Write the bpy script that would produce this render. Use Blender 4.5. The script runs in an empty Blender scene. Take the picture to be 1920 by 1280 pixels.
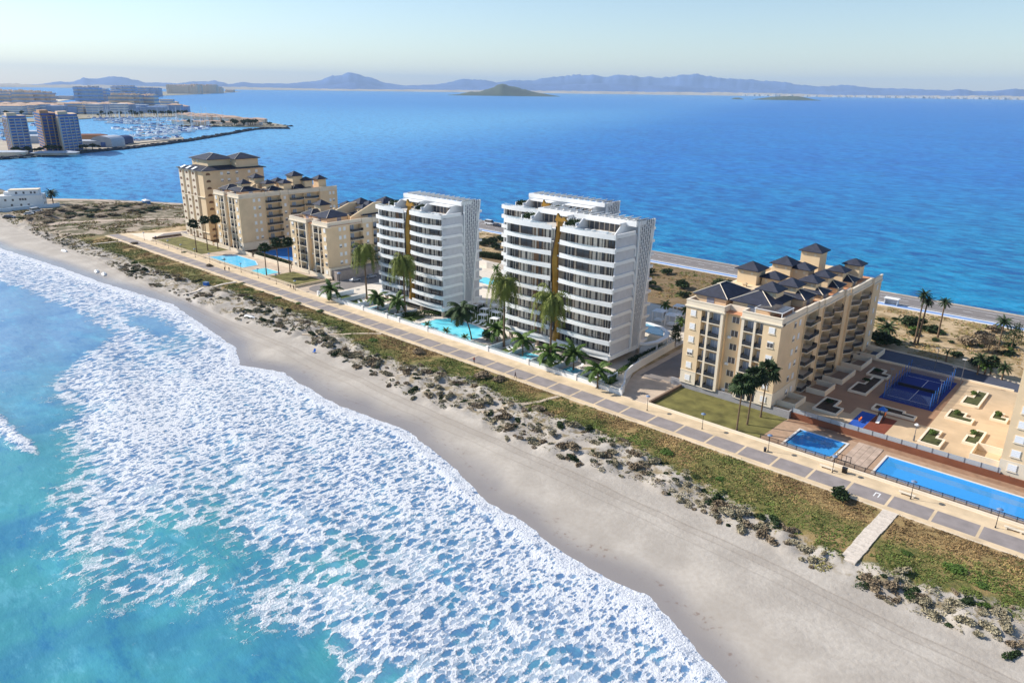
import bpy, math, random
import numpy as np
from mathutils import Matrix, Vector
R = math.radians
random.seed(7)
sc = bpy.context.scene
col = sc.collection
# ---------------------------------------------------------------- camera
F_PX, PITCH, ROLL, YAW, HC = 1367.0, R(19.05), math.atan(0.0125), R(-42.0), 73.0
Fv = Vector((math.sin(YAW)*math.cos(PITCH), math.cos(YAW)*math.cos(PITCH), -math.sin(PITCH)))
Rv = Vector((math.cos(YAW), -math.sin(YAW), 0))
Uv = Rv.cross(Fv)
c_, s_ = math.cos(ROLL), math.sin(ROLL)
R2, U2 = c_*Rv + s_*Uv, -s_*Rv + c_*Uv
cam = bpy.data.cameras.new('camera'); cam.sensor_width = 36.0; cam.lens = F_PX/1920*36
cam.clip_start = 1.0; cam.clip_end = 90000
co = bpy.data.objects.new('camera', cam); col.objects.link(co)
m = Matrix.Identity(4)
for i, v in enumerate((R2, U2, -Fv)):
    for j in range(3): m[j][i] = v[j]
m[2][3] = HC
co.matrix_world = m
sc.camera = co
def G(px, py, z=0.0):
    """real ground position (metres) of a point measured in the 1920 px photograph"""
    d = Fv + R2*((px-960)/F_PX) - U2*((py-640)/F_PX)
    t = (z-HC)/d.z
    return d.x*t, d.y*t
# ---------------------------------------------------------------- sky and sun
SUN_AZ, SUN_EL = R(23), R(35)           # shadows fall toward (+cos, +sin)
w = bpy.data.worlds.new('World'); sc.world = w; w.use_nodes = True
nt = w.node_tree; bg = nt.nodes['Background']; sky = nt.nodes.new('ShaderNodeTexSky')
sky.sky_type = 'NISHITA'; sky.sun_disc = False; sky.sun_elevation = SUN_EL
# sun stands at direction (-cos az, -sin az); nishita rotation 0 = +Y, turning toward +X
sky.sun_rotation = math.atan2(-math.cos(SUN_AZ), -math.sin(SUN_AZ))
sky.air_density = 1.0; sky.dust_density = 0.3; sky.ozone_density = 2.2; sky.altitude = 60
nt.links.new(sky.outputs[0], bg.inputs[0]); bg.inputs[1].default_value = 0.115
sl = bpy.data.lights.new('sun', 'SUN'); sl.energy = 5.0; sl.angle = R(0.5); sl.color = (1.0, 0.94, 0.85)
so = bpy.data.objects.new('sun', sl); col.objects.link(so)
sd = Vector((math.cos(SUN_AZ)*math.cos(SUN_EL), math.sin(SUN_AZ)*math.cos(SUN_EL), -math.sin(SUN_EL)))
so.rotation_euler = sd.to_track_quat('-Z', 'Y').to_euler(); so.location = (0, 0, 300)
vs = sc.view_settings; vs.view_transform = 'Standard'; vs.look = 'None'; vs.gamma = 1; vs.exposure = 0.42
sc.cycles.max_bounces = 5; sc.cycles.diffuse_bounces = 3; sc.cycles.glossy_bounces = 2
sc.cycles.transmission_bounces = 3; sc.cycles.volume_bounces = 0; sc.cycles.transparent_max_bounces = 6
# ---------------------------------------------------------------- helpers
def hx(r, g, b):
    f = lambda c: (c/12.92 if c <= .04045 else ((c+.055)/1.055)**2.4)
    return (f(r/255), f(g/255), f(b/255), 1)
MATS = {}
def mat(name, c, rough=0.7, var=0.12, scale=0.6, bump=0.0, bscale=4.0, metal=0.0, spec=0.3, var2=0.0, rnd=0.0):
    """principled material with noise mottling; c is linear base colour"""
    if name in MATS: return MATS[name]
    mt = bpy.data.materials.new(name); mt.use_nodes = True; t = mt.node_tree; N, L = t.nodes, t.links
    b = N['Principled BSDF']; b.inputs['Roughness'].default_value = rough
    b.inputs['Metallic'].default_value = metal; b.inputs['Specular IOR Level'].default_value = spec
    tc = N.new('ShaderNodeTexCoord')
    n = N.new('ShaderNodeTexNoise'); n.inputs['Scale'].default_value = scale; n.inputs['Detail'].default_value = 5
    L.new(tc.outputs['Object'], n.inputs['Vector'])
    mr = N.new('ShaderNodeMapRange'); mr.inputs['From Min'].default_value = .3; mr.inputs['From Max'].default_value = .7
    mr.inputs['To Min'].default_value = 1-var; mr.inputs['To Max'].default_value = 1+var
    L.new(n.outputs[0], mr.inputs['Value'])
    val = mr.outputs[0]
    if rnd:
        oi = N.new('ShaderNodeObjectInfo'); m2 = N.new('ShaderNodeMapRange')
        m2.inputs['To Min'].default_value = 1-rnd; m2.inputs['To Max'].default_value = 1+rnd
        L.new(oi.outputs['Random'], m2.inputs['Value']); mm = N.new('ShaderNodeMath'); mm.operation = 'MULTIPLY'
        L.new(val, mm.inputs[0]); L.new(m2.outputs[0], mm.inputs[1]); val = mm.outputs[0]
    vm = N.new('ShaderNodeVectorMath'); vm.operation = 'SCALE'; vm.inputs[0].default_value = c[:3]
    L.new(val, vm.inputs['Scale']); L.new(vm.outputs[0], b.inputs['Base Color'])
    if bump:
        n2 = N.new('ShaderNodeTexNoise'); n2.inputs['Scale'].default_value = bscale; n2.inputs['Detail'].default_value = 4
        L.new(tc.outputs['Object'], n2.inputs['Vector']); bp = N.new('ShaderNodeBump'); bp.inputs['Strength'].default_value = bump
        bp.inputs['Distance'].default_value = 0.2
        L.new(n2.outputs[0], bp.inputs['Height']); L.new(bp.outputs[0], b.inputs['Normal'])
    MATS[name] = mt
    return mt
class MB:
    """collects shapes; build() links them as ONE mesh object"""
    def __init__(s): s.v = []; s.f = []; s.mi = []; s.cur = 0
    def add(s, vs, fs):
        o = len(s.v); s.v += [tuple(p) for p in vs]; s.f += [tuple(i+o for i in f) for f in fs]; s.mi += [s.cur]*len(fs)
        return s
    def m(s, i): s.cur = i; return s
    def box(s, x0, x1, y0, y1, z0, z1):
        return s.add([(x0,y0,z0),(x1,y0,z0),(x1,y1,z0),(x0,y1,z0),(x0,y0,z1),(x1,y0,z1),(x1,y1,z1),(x0,y1,z1)],
                     [(0,3,2,1),(4,5,6,7),(0,1,5,4),(1,2,6,5),(2,3,7,6),(3,0,4,7)])
    def prism(s, poly, z0, z1):
        n = len(poly)
        a = sum(poly[i][0]*poly[(i+1) % n][1]-poly[(i+1) % n][0]*poly[i][1] for i in range(n))
        if a < 0: poly = poly[::-1]
        return s.add([(x,y,z0) for x,y in poly]+[(x,y,z1) for x,y in poly],
                     [tuple(range(n))[::-1], tuple(range(n, 2*n))]+[(i,(i+1)%n,n+(i+1)%n,n+i) for i in range(n)])
    def prism_x(s, poly, x0, x1):
        """poly in (y,z), extruded along x"""
        n = len(poly)
        return s.add([(x0,y,z) for y,z in poly]+[(x1,y,z) for y,z in poly],
                     [tuple(range(n))[::-1], tuple(range(n, 2*n))]+[(i,(i+1)%n,n+(i+1)%n,n+i) for i in range(n)])
    def cyl(s, p0, p1, r0, r1=None, n=8, caps=True):
        r1 = r0 if r1 is None else r1
        p0, p1 = Vector(p0), Vector(p1); d = (p1-p0).normalized()
        a = d.orthogonal().normalized(); b = d.cross(a)
        ring = lambda p, r: [tuple(p+(a*math.cos(2*math.pi*i/n)+b*math.sin(2*math.pi*i/n))*r) for i in range(n)]
        fs = [(i,(i+1)%n,n+(i+1)%n,n+i) for i in range(n)]
        if caps: fs += [tuple(range(n))[::-1], tuple(range(n,2*n))]
        return s.add(ring(p0,r0)+ring(p1,r1), fs)
    def tube(s, pts, rs, n=7):
        for i in range(len(pts)-1): s.cyl(pts[i], pts[i+1], rs[i], rs[i+1], n, i in (0, len(pts)-2))
        return s
    def hip(s, x0, x1, y0, y1, z, h, t=0.18):
        """hipped roof: eave slab and sloping planes"""
        w_, d_ = x1-x0, y1-y0; r = min(w_, d_)/2
        if w_ >= d_: A, B = (x0+r, (y0+y1)/2), (x1-r, (y0+y1)/2)
        else: A, B = ((x0+x1)/2, y0+r), ((x0+x1)/2, y1-r)
        s.box(x0, x1, y0, y1, z-t, z)
        z += .003
        v = [(x0,y0,z),(x1,y0,z),(x1,y1,z),(x0,y1,z)]
        if abs(w_-d_) < .05: return s.add(v+[((x0+x1)/2,(y0+y1)/2,z+h)], [(0,1,4),(1,2,4),(2,3,4),(3,0,4)])
        v += [(A[0],A[1],z+h),(B[0],B[1],z+h)]
        if w_ >= d_: f = [(0,1,5,4),(1,2,5),(2,3,4,5),(3,0,4)]
        else: f = [(0,1,4),(1,2,5,4),(2,3,5),(3,0,4,5)]
        return s.add(v, f)
    def ribs(s, x0, x1, y0, y1, z, h, r=.12):
        w_, d_ = x1-x0, y1-y0; k = min(w_, d_)/2
        if w_ >= d_: A, B = (x0+k, (y0+y1)/2, z+h), (x1-k, (y0+y1)/2, z+h)
        else: A, B = ((x0+x1)/2, y0+k, z+h), ((x0+x1)/2, y1-k, z+h)
        P = [(x0,y0,z),(x1,y0,z),(x1,y1,z),(x0,y1,z)]
        T = [A,B,B,A] if w_ >= d_ else [A,A,B,B]
        for p, q in zip(P, T): s.cyl((p[0],p[1],p[2]+.05), (q[0],q[1],q[2]+.05), r, r, 5)
        if abs(w_-d_) > .05: s.cyl((A[0],A[1],A[2]+.05), (B[0],B[1],B[2]+.05), r, r, 5)
        return s
    def wall(s, path, z0, z1, t):
        """ribbon wall of thickness t following a polyline in xy"""
        L_, R_ = [], []
        n = len(path)
        for i in range(n):
            a = Vector(path[max(i-1,0)]); b = Vector(path[min(i+1,n-1)]); d = (b-a).normalized(); nn = Vector((-d.y, d.x))
            p = Vector(path[i]); L_.append(p+nn*t/2); R_.append(p-nn*t/2)
        for i in range(n-1):
            q = [R_[i], R_[i+1], L_[i+1], L_[i]]
            s.add([(p.x,p.y,z0) for p in q]+[(p.x,p.y,z1) for p in q],
                  [(0,3,2,1),(4,5,6,7),(0,1,5,4),(2,3,7,6)]+([(3,0,4,7)] if i == 0 else [])+([(1,2,6,5)] if i == n-2 else []))
        return s
    def mesh(s, name, mats, smooth=False):
        me = bpy.data.meshes.new(name); me.from_pydata(s.v, [], s.f)
        for mt in (mats if isinstance(mats, (list, tuple)) else [mats]): me.materials.append(mt)
        if isinstance(mats, (list, tuple)) and len(mats) > 1: me.polygons.foreach_set('material_index', s.mi)
        if smooth: me.shade_smooth()
        me.update(); return me
    def build(s, name, mats, parent=None, loc=(0,0,0), rz=0, smooth=False):
        return put(name, s.mesh(name, mats, smooth), parent, loc, rz)
def put(name, me, parent=None, loc=(0,0,0), rz=0, scale=None):
    o = bpy.data.objects.new(name, me); col.objects.link(o); o.location = loc; o.rotation_euler[2] = rz
    if parent: o.parent = parent
    if scale: o.scale = (scale,)*3 if isinstance(scale, (int, float)) else scale
    return o
def tag(o, label=None, cat=None, group=None, kind=None):
    for k, v in (('label', label), ('category', cat), ('group', group), ('kind', kind)):
        if v: o[k] = v
    return o
def thing(name, label, cat, loc=(0,0,0), rz=0, group=None):
    o = bpy.data.objects.new(name, None); col.objects.link(o); o.location = loc; o.rotation_euler[2] = rz
    o.empty_display_size = .2
    return tag(o, label, cat, group)
def struct(o): o['kind'] = 'structure'; return o
def dup(root, loc, rz=0, scale=None, label=None, group=None):
    def rec(a, par):
        c = a.copy(); col.objects.link(c); c.parent = par
        for ch in KIDS.get(a.name, [x for x in a.children]): rec(ch, c)
        return c
    kids = list(root.children)
    c = root.copy(); col.objects.link(c); c.location = loc; c.rotation_euler[2] = rz
    if scale: c.scale = (scale,)*3 if isinstance(scale, (int, float)) else scale
    if label: c['label'] = label
    if group: c['group'] = group
    for ch in kids:
        d = ch.copy(); col.objects.link(d); d.parent = c
        for g in ch.children:
            e = g.copy(); col.objects.link(e); e.parent = d
    return c
def lerp_tab(tab):
    xs, ys = zip(*tab); xs, ys = np.array(xs, float), np.array(ys, float)
    return lambda x: np.interp(x, xs, ys)
def vnoise(x, y, seed=0):
    x = np.asarray(x, float); y = np.asarray(y, float)
    xi, yi = np.floor(x).astype(np.int64), np.floor(y).astype(np.int64); fx, fy = x-xi, y-yi
    fx = fx*fx*(3-2*fx); fy = fy*fy*(3-2*fy)
    def h(a, b):
        n = (a*374761393 + b*668265263 + seed*1442695041) & 0xffffffff
        n = ((n ^ (n >> 13))*1274126177) & 0xffffffff
        return ((n ^ (n >> 16)) & 0xffff)/65535.0
    return (h(xi,yi)*(1-fx)+h(xi+1,yi)*fx)*(1-fy)+(h(xi,yi+1)*(1-fx)+h(xi+1,yi+1)*fx)*fy
def fbm(x, y, s, seed=0, o=4):
    r = 0; a = .5; t = 0
    for k in range(o): r = r+a*vnoise(np.asarray(x)/s, np.asarray(y)/s, seed+k*17); t += a; a *= .5; s *= .5
    return r/t
def grid_mesh(name, xs, ys, zf, attrs):
    X, Y = np.meshgrid(xs, ys); nx, ny = len(xs), len(ys)
    Z = zf(X, Y); v = np.stack([X, Y, Z], -1).reshape(-1, 3)
    i = np.arange(nx*ny).reshape(ny, nx)
    f = np.stack([i[:-1,:-1], i[:-1,1:], i[1:,1:], i[1:,:-1]], -1).reshape(-1, 4)
    me = bpy.data.meshes.new(name); me.from_pydata(v.tolist(), [], f.tolist()); me.shade_smooth()
    for k, fn in attrs.items():
        a = me.attributes.new(k, 'FLOAT', 'POINT'); a.data.foreach_set('value', np.asarray(fn(X, Y), np.float32).reshape(-1))
    return me
# node shorthand for the big ground and water materials
class NT:
    def __init__(s, name):
        s.m = bpy.data.materials.new(name); s.m.use_nodes = True; s.t = s.m.node_tree; s.N = s.t.nodes; s.L = s.t.links
        s.b = s.N['Principled BSDF']; s.tc = s.N.new('ShaderNodeTexCoord'); s.pos = s.tc.outputs['Object']
    def at(s, n): a = s.N.new('ShaderNodeAttribute'); a.attribute_name = n; return a.outputs['Fac']
    def sock(s, i, v):
        if isinstance(v, (int, float)): i.default_value = v
        elif isinstance(v, tuple): i.default_value = v if len(v) == len(i.default_value) else v[:3]
        else: s.L.new(v, i)
    def math(s, op, a, b=0.0, c=None):
        n = s.N.new('ShaderNodeMath'); n.operation = op; s.sock(n.inputs[0], a); s.sock(n.inputs[1], b)
        if c is not None: s.sock(n.inputs[2], c)
        return n.outputs[0]
    def vec(s, sc_, loc=(0,0,0), rz=0, src=None):
        n = s.N.new('ShaderNodeMapping'); n.inputs['Scale'].default_value = sc_; n.inputs['Location'].default_value = loc
        n.inputs['Rotation'].default_value = (0, 0, rz); s.L.new(src or s.pos, n.inputs[0]); return n.outputs[0]
    def noise(s, scale, detail=4, rough=.5, vec=None, dist=0.0):
        n = s.N.new('ShaderNodeTexNoise'); n.inputs['Scale'].default_value = scale; n.inputs['Detail'].default_value = detail
        n.inputs['Roughness'].default_value = rough; n.inputs['Distortion'].default_value = dist
        s.L.new(vec or s.pos, n.inputs['Vector']); return n.outputs[0]
    def voro(s, scale, vec=None, feature='F1', rand=1.0):
        n = s.N.new('ShaderNodeTexVoronoi'); n.feature = feature; n.inputs['Scale'].default_value = scale
        n.inputs['Randomness'].default_value = rand
        s.L.new(vec or s.pos, n.inputs['Vector']); return n.outputs['Distance']
    def step(s, v, a, b, lo=0.0, hi=1.0):
        n = s.N.new('ShaderNodeMapRange'); n.interpolation_type = 'SMOOTHSTEP'
        s.sock(n.inputs['Value'], v); s.sock(n.inputs['From Min'], a); s.sock(n.inputs['From Max'], b)
        s.sock(n.inputs['To Min'], lo); s.sock(n.inputs['To Max'], hi); return n.outputs[0]
    def mix(s, f, a, b):
        n = s.N.new('ShaderNodeMix'); n.data_type = 'RGBA'; s.sock(n.inputs[0], f); s.sock(n.inputs[6], a); s.sock(n.inputs[7], b)
        return n.outputs[2]
    def xyz(s):
        n = s.N.new('ShaderNodeSeparateXYZ'); s.L.new(s.pos, n.inputs[0]); return n.outputs
    def warp(s, vec, amt, scale):
        n = s.N.new('ShaderNodeTexNoise'); n.inputs['Scale'].default_value = scale; n.inputs['Detail'].default_value = 3
        s.L.new(vec, n.inputs['Vector']); a = s.N.new('ShaderNodeVectorMath'); a.operation = 'MULTIPLY_ADD'
        s.L.new(n.outputs[1], a.inputs[0]); a.inputs[1].default_value = (amt, amt, amt); s.L.new(vec, a.inputs[2]); return a.outputs[0]
    def bump(s, h, strength, dist, nrm=None):
        n = s.N.new('ShaderNodeBump'); n.inputs['Strength'].default_value = strength; n.inputs['Distance'].default_value = dist
        s.L.new(h, n.inputs['Height'])
        if nrm: s.L.new(nrm, n.inputs['Normal'])
        s.L.new(n.outputs[0], s.b.inputs['Normal']); return n.outputs[0]
KIDS = {}
# ================================================================ GROUND AND WATER
WZ = -1.8                                # water level
S_ = lerp_tab([(-760,70),(-560,84),(-409,90),(-354,95.8),(-312,98.5),(-260,104.5),(-245,102.5),(-201,97),(-186,90.5),(-173,95.8),(-145,93.4),(-120,96),(-102,92.1),(-85,86.5),(-75,86.2),(-64,83.5),(-55,83.4),(-47,83.9),(-41,81),(-25,74),(0,66),(40,55),(120,40)])
E_ = lerp_tab([(-760,50),(-420,66),(-348,73),(-300,76),(-264,80),(-245,78),(-233,73),(-221,62),(-215,54),(-201,48),(-185,50),(-176,42),(-162,40),(-151,36),(-133,28),(-118,25),(-112,24),(-104,29),(-97,35),(-87,39),(-79,42),(-60,44),(0,34),(120,20)])
T_ = lerp_tab([(-760,112),(-455,111.6),(-405,111),(-360,112.5),(-307,110.6),(-266,111.4),(-225,110.2),(-210,113.4),(-181,114.2),(-152,112),(-135,109.0),(-119,110),(-92,109),(-79,110.5),(-67,113),(-55,111.4),(-43,110.5),(-33,108.7),(-21,108),(0,108),(120,106)])
GR_ = lerp_tab([(-760,124),(-373,121.5),(-306,120.5),(-258,126),(-213,127.3),(-188,126.5),(-161,119.5),(-144,124),(-125,126),(-108,123.5),(-94,123.8),(-75,123.6),(-58,119.4),(-46,117),(-35,115),(-30,114),(-15,115.8),(-3,118.5),(120,121)])
TR_ = lerp_tab([(-760,113.5),(-345,112.4),(-261,109.8),(-186,108.8),(-126,107.2),(-69,106.6),(-41,105.6),(-16,103.8),(120,95)])
L_ = lerp_tab([(-760,148),(-620,152),(-562,166),(-539,186),(-491,211.5),(-430,245),(-360,288),(-311,312),(-186,309),(-80,304),(-30,304),(200,306)])
def sm(a, b, v): t = np.clip((v-a)/(b-a), 0, 1); return t*t*(3-2*t)
def mound(x, y):
    h = 0
    for cx, cy, r, a in ((-473,124,7,1.7),(-492,141,8,2.0),(-481,132,6,1.4),(-492,156,7,1.8),(-463,160,7,1.6),(-470,172,8,1.7),(-480,185,8,1.8),(-473,150,7,1.3),(-500,150,6,1.2),(-485,168,7,1.6)):
        h = h+1.35*a*np.exp(-(((x-cx)/(1.5*r))**2+((y-cy)/r)**2))
    return h*(.75+.5*fbm(x, y, 5, 9))
def land_z(x, y):
    s, t, g, l = S_(x), T_(x), GR_(x), L_(x)
    z = np.where(y >= s, WZ+.10*np.clip((y-s)/2, 0, 1)+.95*sm(0, 17, y-s), WZ-.08*np.clip(s-y, 0, 25))
    z = z+.5*sm(-4, 14, y-t)                                 # rise to the dunes
    hum = sm(-1.5, 1.5, y-t)*(1-sm(-1, 3.5, y-g))
    z = z+hum*(1.25*np.maximum(fbm(x, y, 4.2, 3)-.40, 0)*2.2+.35*(fbm(x, y, 1.7, 5)-.5))
    gz = sm(-1, 3, y-g)*(1-sm(132.5, 134, y))
    z = z+gz*(.45*(fbm(x, y, 6, 11)-.5)+.28)
    flat = sm(133, 134.4, y)*(1-sm(-404, -399, -x)*0)*sm(-406, -400, x)
    z = z*(1-flat)+(-.06)*flat
    wild = sm(400, 412, -x)*sm(112, 122, y)
    z = z+wild*(.7*(fbm(x, y, 9, 21)-.45))+mound(x, y)
    park = sm(232, 238, y)*(1-sm(277, 279, y))*sm(-300, -295, x)
    z = z+park*(.5*(fbm(x, y, 10, 31)-.5)+.05)
    for x0, x1 in ((-51.8,-42.4),(-33,14)): z = z-2.2*((x > x0) & (x < x1) & (y > 148) & (y < 156.6))
    z = z-1.0*sm(-6, 0, y-l)-2.6*sm(-1, 6, y-l)
    return z
xs = np.concatenate([np.arange(-760,-420,2.0), np.arange(-420,-200,1.2), np.arange(-200,130,.8)])
ys = np.concatenate([np.arange(20,76,3.0), np.arange(76,136,.7), np.arange(136,150,1.5), np.arange(150,322,2.0)])
me = grid_mesh('ground', xs, ys, land_z, {
    'ds': lambda x, y: y-S_(x), 'dt': lambda x, y: y-T_(x), 'dg': lambda x, y: y-GR_(x), 'trk': lambda x, y: y-TR_(x),
    'inl': lambda x, y: sm(133,135,y)*sm(-404,-400,x), 'wild': lambda x, y: sm(398,410,-x)*sm(114,120,y),
    'dl': lambda x, y: L_(x)-y,
    'mnd': lambda x, y: mound(x, y)})
n = NT('ground_sand_and_scrub')
ds, dt, dg, trk, inl, wild, dl, mnd = (n.at(k) for k in ('ds','dt','dg','trk','inl','wild','dl','mnd'))
X0_ = n.xyz()[0]; nA = n.noise(.12, 5); nB = n.noise(1.1, 6, .6); nC = n.noise(5.0, 5, .65); nD = n.noise(.35, 5, .6)
sand = n.mix(n.step(nA, .35, .7), hx(168,160,150), hx(188,180,169))
sand = n.mix(n.step(nB, .3, .75, 0, .35), sand, hx(152,140,126))
wetm = n.math('MULTIPLY', n.step(n.math('ADD', ds, n.math('MULTIPLY', n.noise(.06, 4), -14.0)), -5.0, 3.0, 1, 0), 1)
sand = n.mix(wetm, sand, hx(140,134,131))
sand = n.mix(n.step(n.noise(9.0, 3, .6), .55, .72, 0, .22), sand, hx(140,126,112))
# seaweed debris line and vehicle tracks
deb = n.math('MULTIPLY', n.step(n.math('ABSOLUTE', n.math('SUBTRACT', n.math('ADD', ds, n.math('MULTIPLY', nA, 8.0)), 9.5)), .3, 2.0, 1, 0), n.step(nB, .58, .68))
sand = n.mix(n.math('MULTIPLY', deb, .55), sand, hx(120,98,86))
tk = n.math('ADD', trk, n.math('MULTIPLY', n.math('SUBTRACT', n.noise(.05, 2), .5), 2.2))
t1 = n.step(n.math('ABSOLUTE', tk), .1, .34, 1, 0); t2 = n.step(n.math('ABSOLUTE', n.math('ADD', tk, 1.7)), .1, .3, 1, 0)
t3 = n.step(n.math('ABSOLUTE', n.math('ADD', tk, .9)), .4, 1.6, .4, 0)
t4 = n.step(n.math('ABSOLUTE', n.math('ADD', tk, 4.3)), .1, .3, .5, 0)
trm = n.math('MAXIMUM', n.math('MAXIMUM', t1, n.math('MULTIPLY', t2, .8)), n.math('MAXIMUM', t3, t4))
sand = n.mix(n.math('MULTIPLY', trm, .42), sand, hx(136,124,112))
# dune and grass cover
dgn = n.math('ADD', dg, n.math('MULTIPLY', n.math('SUBTRACT', nD, .5), 9.0))
gm = n.step(dgn, -1.2, 1.4)
green = n.mix(n.step(nB, .38, .62), hx(88,92,46), hx(124,116,66))
straw = n.mix(n.step(nC, .35, .65), hx(138,114,74), hx(168,144,98))
kk = n.math('ADD', n.noise(.075, 4, .55), n.math('MULTIPLY', dg, .006))
grass = n.mix(n.step(kk, .50, .63), green, straw)
grass = n.mix(n.step(n.noise(.6, 5, .7), .56, .68, 0, .75), grass, hx(66,58,40))
dune = n.mix(n.math('MULTIPLY', n.step(dt, .5, 4), n.step(nD, .5, .62)), sand, hx(140,126,100))
base = n.mix(gm, dune, grass)
# wild land at the far end
wl = n.mix(n.step(n.noise(.09, 5, .6), .44, .56), hx(168,152,134), hx(100,94,68))
wl = n.mix(n.step(nB, .52, .66, 0, .7), wl, hx(84,80,58))
wl = n.mix(n.step(mnd, .5, 1.3, 0, .6), wl, hx(104,90,72))
base = n.mix(wild, base, wl)
# inland: sandy soil with scrub
thk = n.math('MULTIPLY', n.step(X0_, -240, -225), n.step(X0_, -112, -98, 1, 0))
soil = n.mix(n.step(n.noise(.16, 5, .6), .42, .6), hx(190,166,132), hx(150,128,92))
soil = n.mix(n.math('MULTIPLY', thk, .8), soil, hx(112,92,66))
soil = n.mix(n.step(n.noise(.22, 6, .7), .53, .64, 0, .85), soil, hx(104,98,58))
base = n.mix(inl, base, soil)
base = n.mix(n.step(n.math('ADD', dl, n.math('MULTIPLY', nD, 2.0)), 1.5, 4.5, 1, 0), base, hx(122,116,108))
n.L.new(base, n.b.inputs['Base Color'])
rg = n.step(ds, 2.0, 13.0, .14, .93); n.L.new(rg, n.b.inputs['Roughness']); n.b.inputs['Specular IOR Level'].default_value = .28
hgt = n.math('ADD', n.math('MULTIPLY', nC, n.step(gm, 0, 1, .05, .5)), n.math('SUBTRACT', n.math('MULTIPLY', nB, n.step(ds, 4, 22, .02, .38)), n.math('MULTIPLY', trm, .12)))
n.bump(hgt, .55, .6)
me.materials.append(n.m); struct(put('ground', me))
# ---- the open sea with its surf
def pat(x, y, cx, cy, rx, ry): return np.exp(-(((x-cx)/rx)**2+((y-cy)/ry)**2))
def fdens(x, y):
    s, e = S_(x), E_(x)
    wob = 5.0*(fbm(x, y, 16, 41)-.5)+2.4*(fbm(x, y, 5, 43)-.5)
    u = (y-e+wob*1.6)/np.maximum(s-e, 5)
    d = .52*sm(-.12, .18, u)+.16*sm(.45, 1.0, u)
    d = d+.20*(fbm(x, y, 20, 47)-.5)*sm(0, .2, u)
    d = d+.42*sm(2.8, .8, (s-y)+.6*wob*.4)
    d = d-.36*pat(x, y, -112, 41, 14, 11)-.30*pat(x, y, -97, 46, 10, 8)-.13*pat(x, y, -124, 52, 12, 16)-.2*pat(x,y,-90,58,8,9)
    d = d-.62*pat(x, y, -240, 91, 19, 6.5)-.3*pat(x, y, -214, 82, 8, 12)-.25*pat(x, y, -205, 95, 14, 4)
    d = d+.22*pat(x, y, -175, 62, 30, 16)
    d = d*(1-sm(1.2, 2.6, y-s))
    # small breaker further out
    ln = 34.6+.03*(x+185)**2*.02
    d = np.maximum(d, .85*np.exp(-((y-ln-(fbm(x,y,6,51)-.5)*2)/1.5)**2)*sm(-214,-200,x)*(1-sm(-176,-163,x)))
    return np.clip(d, 0, 1)
def sea_z(x, y):
    s = S_(x)
    sw = .22*np.sin((y+.22*x+9*fbm(x, y, 40, 61))*.33)*sm(4, 30, s-y)
    br = .9*np.exp(-((y-34.6)/2.6)**2)*sm(-222,-205,x)*(1-sm(-180,-163,x))
    fd = fdens(x, y)
    return WZ+sw+br+fd*.16*fbm(x, y, 2.0, 63)+.25*np.exp(-((s-1.6-y)/1.6)**2)*sm(.5, .9, fd)
xs = np.concatenate([np.arange(-760,-420,3.5), np.arange(-420,-240,1.2), np.arange(-240,20,.7), np.arange(20,140,4)])
ys = np.concatenate([np.arange(-300,0,12.0), np.arange(0,112,.7)])
me = grid_mesh('sea', xs, ys, sea_z, {'fd': fdens, 'off': lambda x, y: S_(x)-y})
n = NT('sea_water_and_foam')
fd, off = n.at('fd'), n.at('off'); X, Y, Z = n.xyz()
v1 = n.warp(n.vec((.66,.40,1), rz=R(14)), 1.5, .55)
v2 = n.warp(n.vec((1.35,.80,1), (5,3,0), rz=R(4)), 1.3, .8)
c1 = n.voro(1.0, v1, 'F1'); c2 = n.voro(1.0, v2, 'F1')
nz = n.noise(2.6, 5, .6)
fdn = n.math('ADD', fd, n.math('MULTIPLY', n.math('SUBTRACT', n.noise(.20, 6, .65), .5), .8))
fdn = n.math('ADD', fdn, n.math('MULTIPLY', n.math('SUBTRACT', nz, .5), .22))
w1 = n.step(fdn, .14, .88, .55, .20)
l1 = n.step(n.math('ADD', c1, n.math('MULTIPLY', n.math('SUBTRACT', nz, .5), .34)), n.math('SUBTRACT', w1, .07), n.math('ADD', w1, .13), 0, 1)
w2 = n.step(fdn, .24, .95, .52, .24)
l2 = n.step(n.math('ADD', c2, n.math('MULTIPLY', n.math('SUBTRACT', nz, .5), .3)), n.math('SUBTRACT', w2, .06), n.math('ADD', w2, .16), 0, 1)
gate = n.step(fdn, .10, .30)
foam = n.math('MULTIPLY', n.math('MULTIPLY', l1, n.step(l2, 0, 1, n.step(fdn, .3, .7, .6, .15), 1)), gate)
foam = n.math('MAXIMUM', foam, n.math('MULTIPLY', n.step(fdn, .88, 1.05), .9))
foam = n.math('MULTIPLY', foam, n.step(nz, .25, .6, .62, 1))
milk = n.step(fdn, .12, .6, .05, .85)
wat = n.mix(n.step(n.math('ADD', X, n.math('MULTIPLY', n.noise(.02, 3), 60.0)), -230, -105), hx(104,142,176), hx(70,146,154))
wat = n.mix(n.step(n.noise(.045, 4, .6, n.vec((1,.5,1))), .45, .68, 0, .5), wat, hx(44,100,154))
wat = n.mix(n.step(n.noise(.12, 4, .6, n.vec((.5,1,1), rz=R(20))), .5, .7, 0, .25), wat, hx(90,180,205))
wat = n.mix(n.step(off, 0, 9, .6, 0), wat, hx(134,144,158))
wat = n.mix(milk, wat, hx(84,116,158))
rp = n.noise(.22, 8, .74, n.vec((.4,1,1), rz=R(14)))
wat = n.mix(n.step(rp, .52, .68, 0, .4), wat, hx(26,92,150)); wat = n.mix(n.step(rp, .34, .48, .3, 0), wat, hx(120,188,208))
n.L.new(n.mix(foam, wat, (.73,.74,.765,1)), n.b.inputs['Base Color'])
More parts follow.
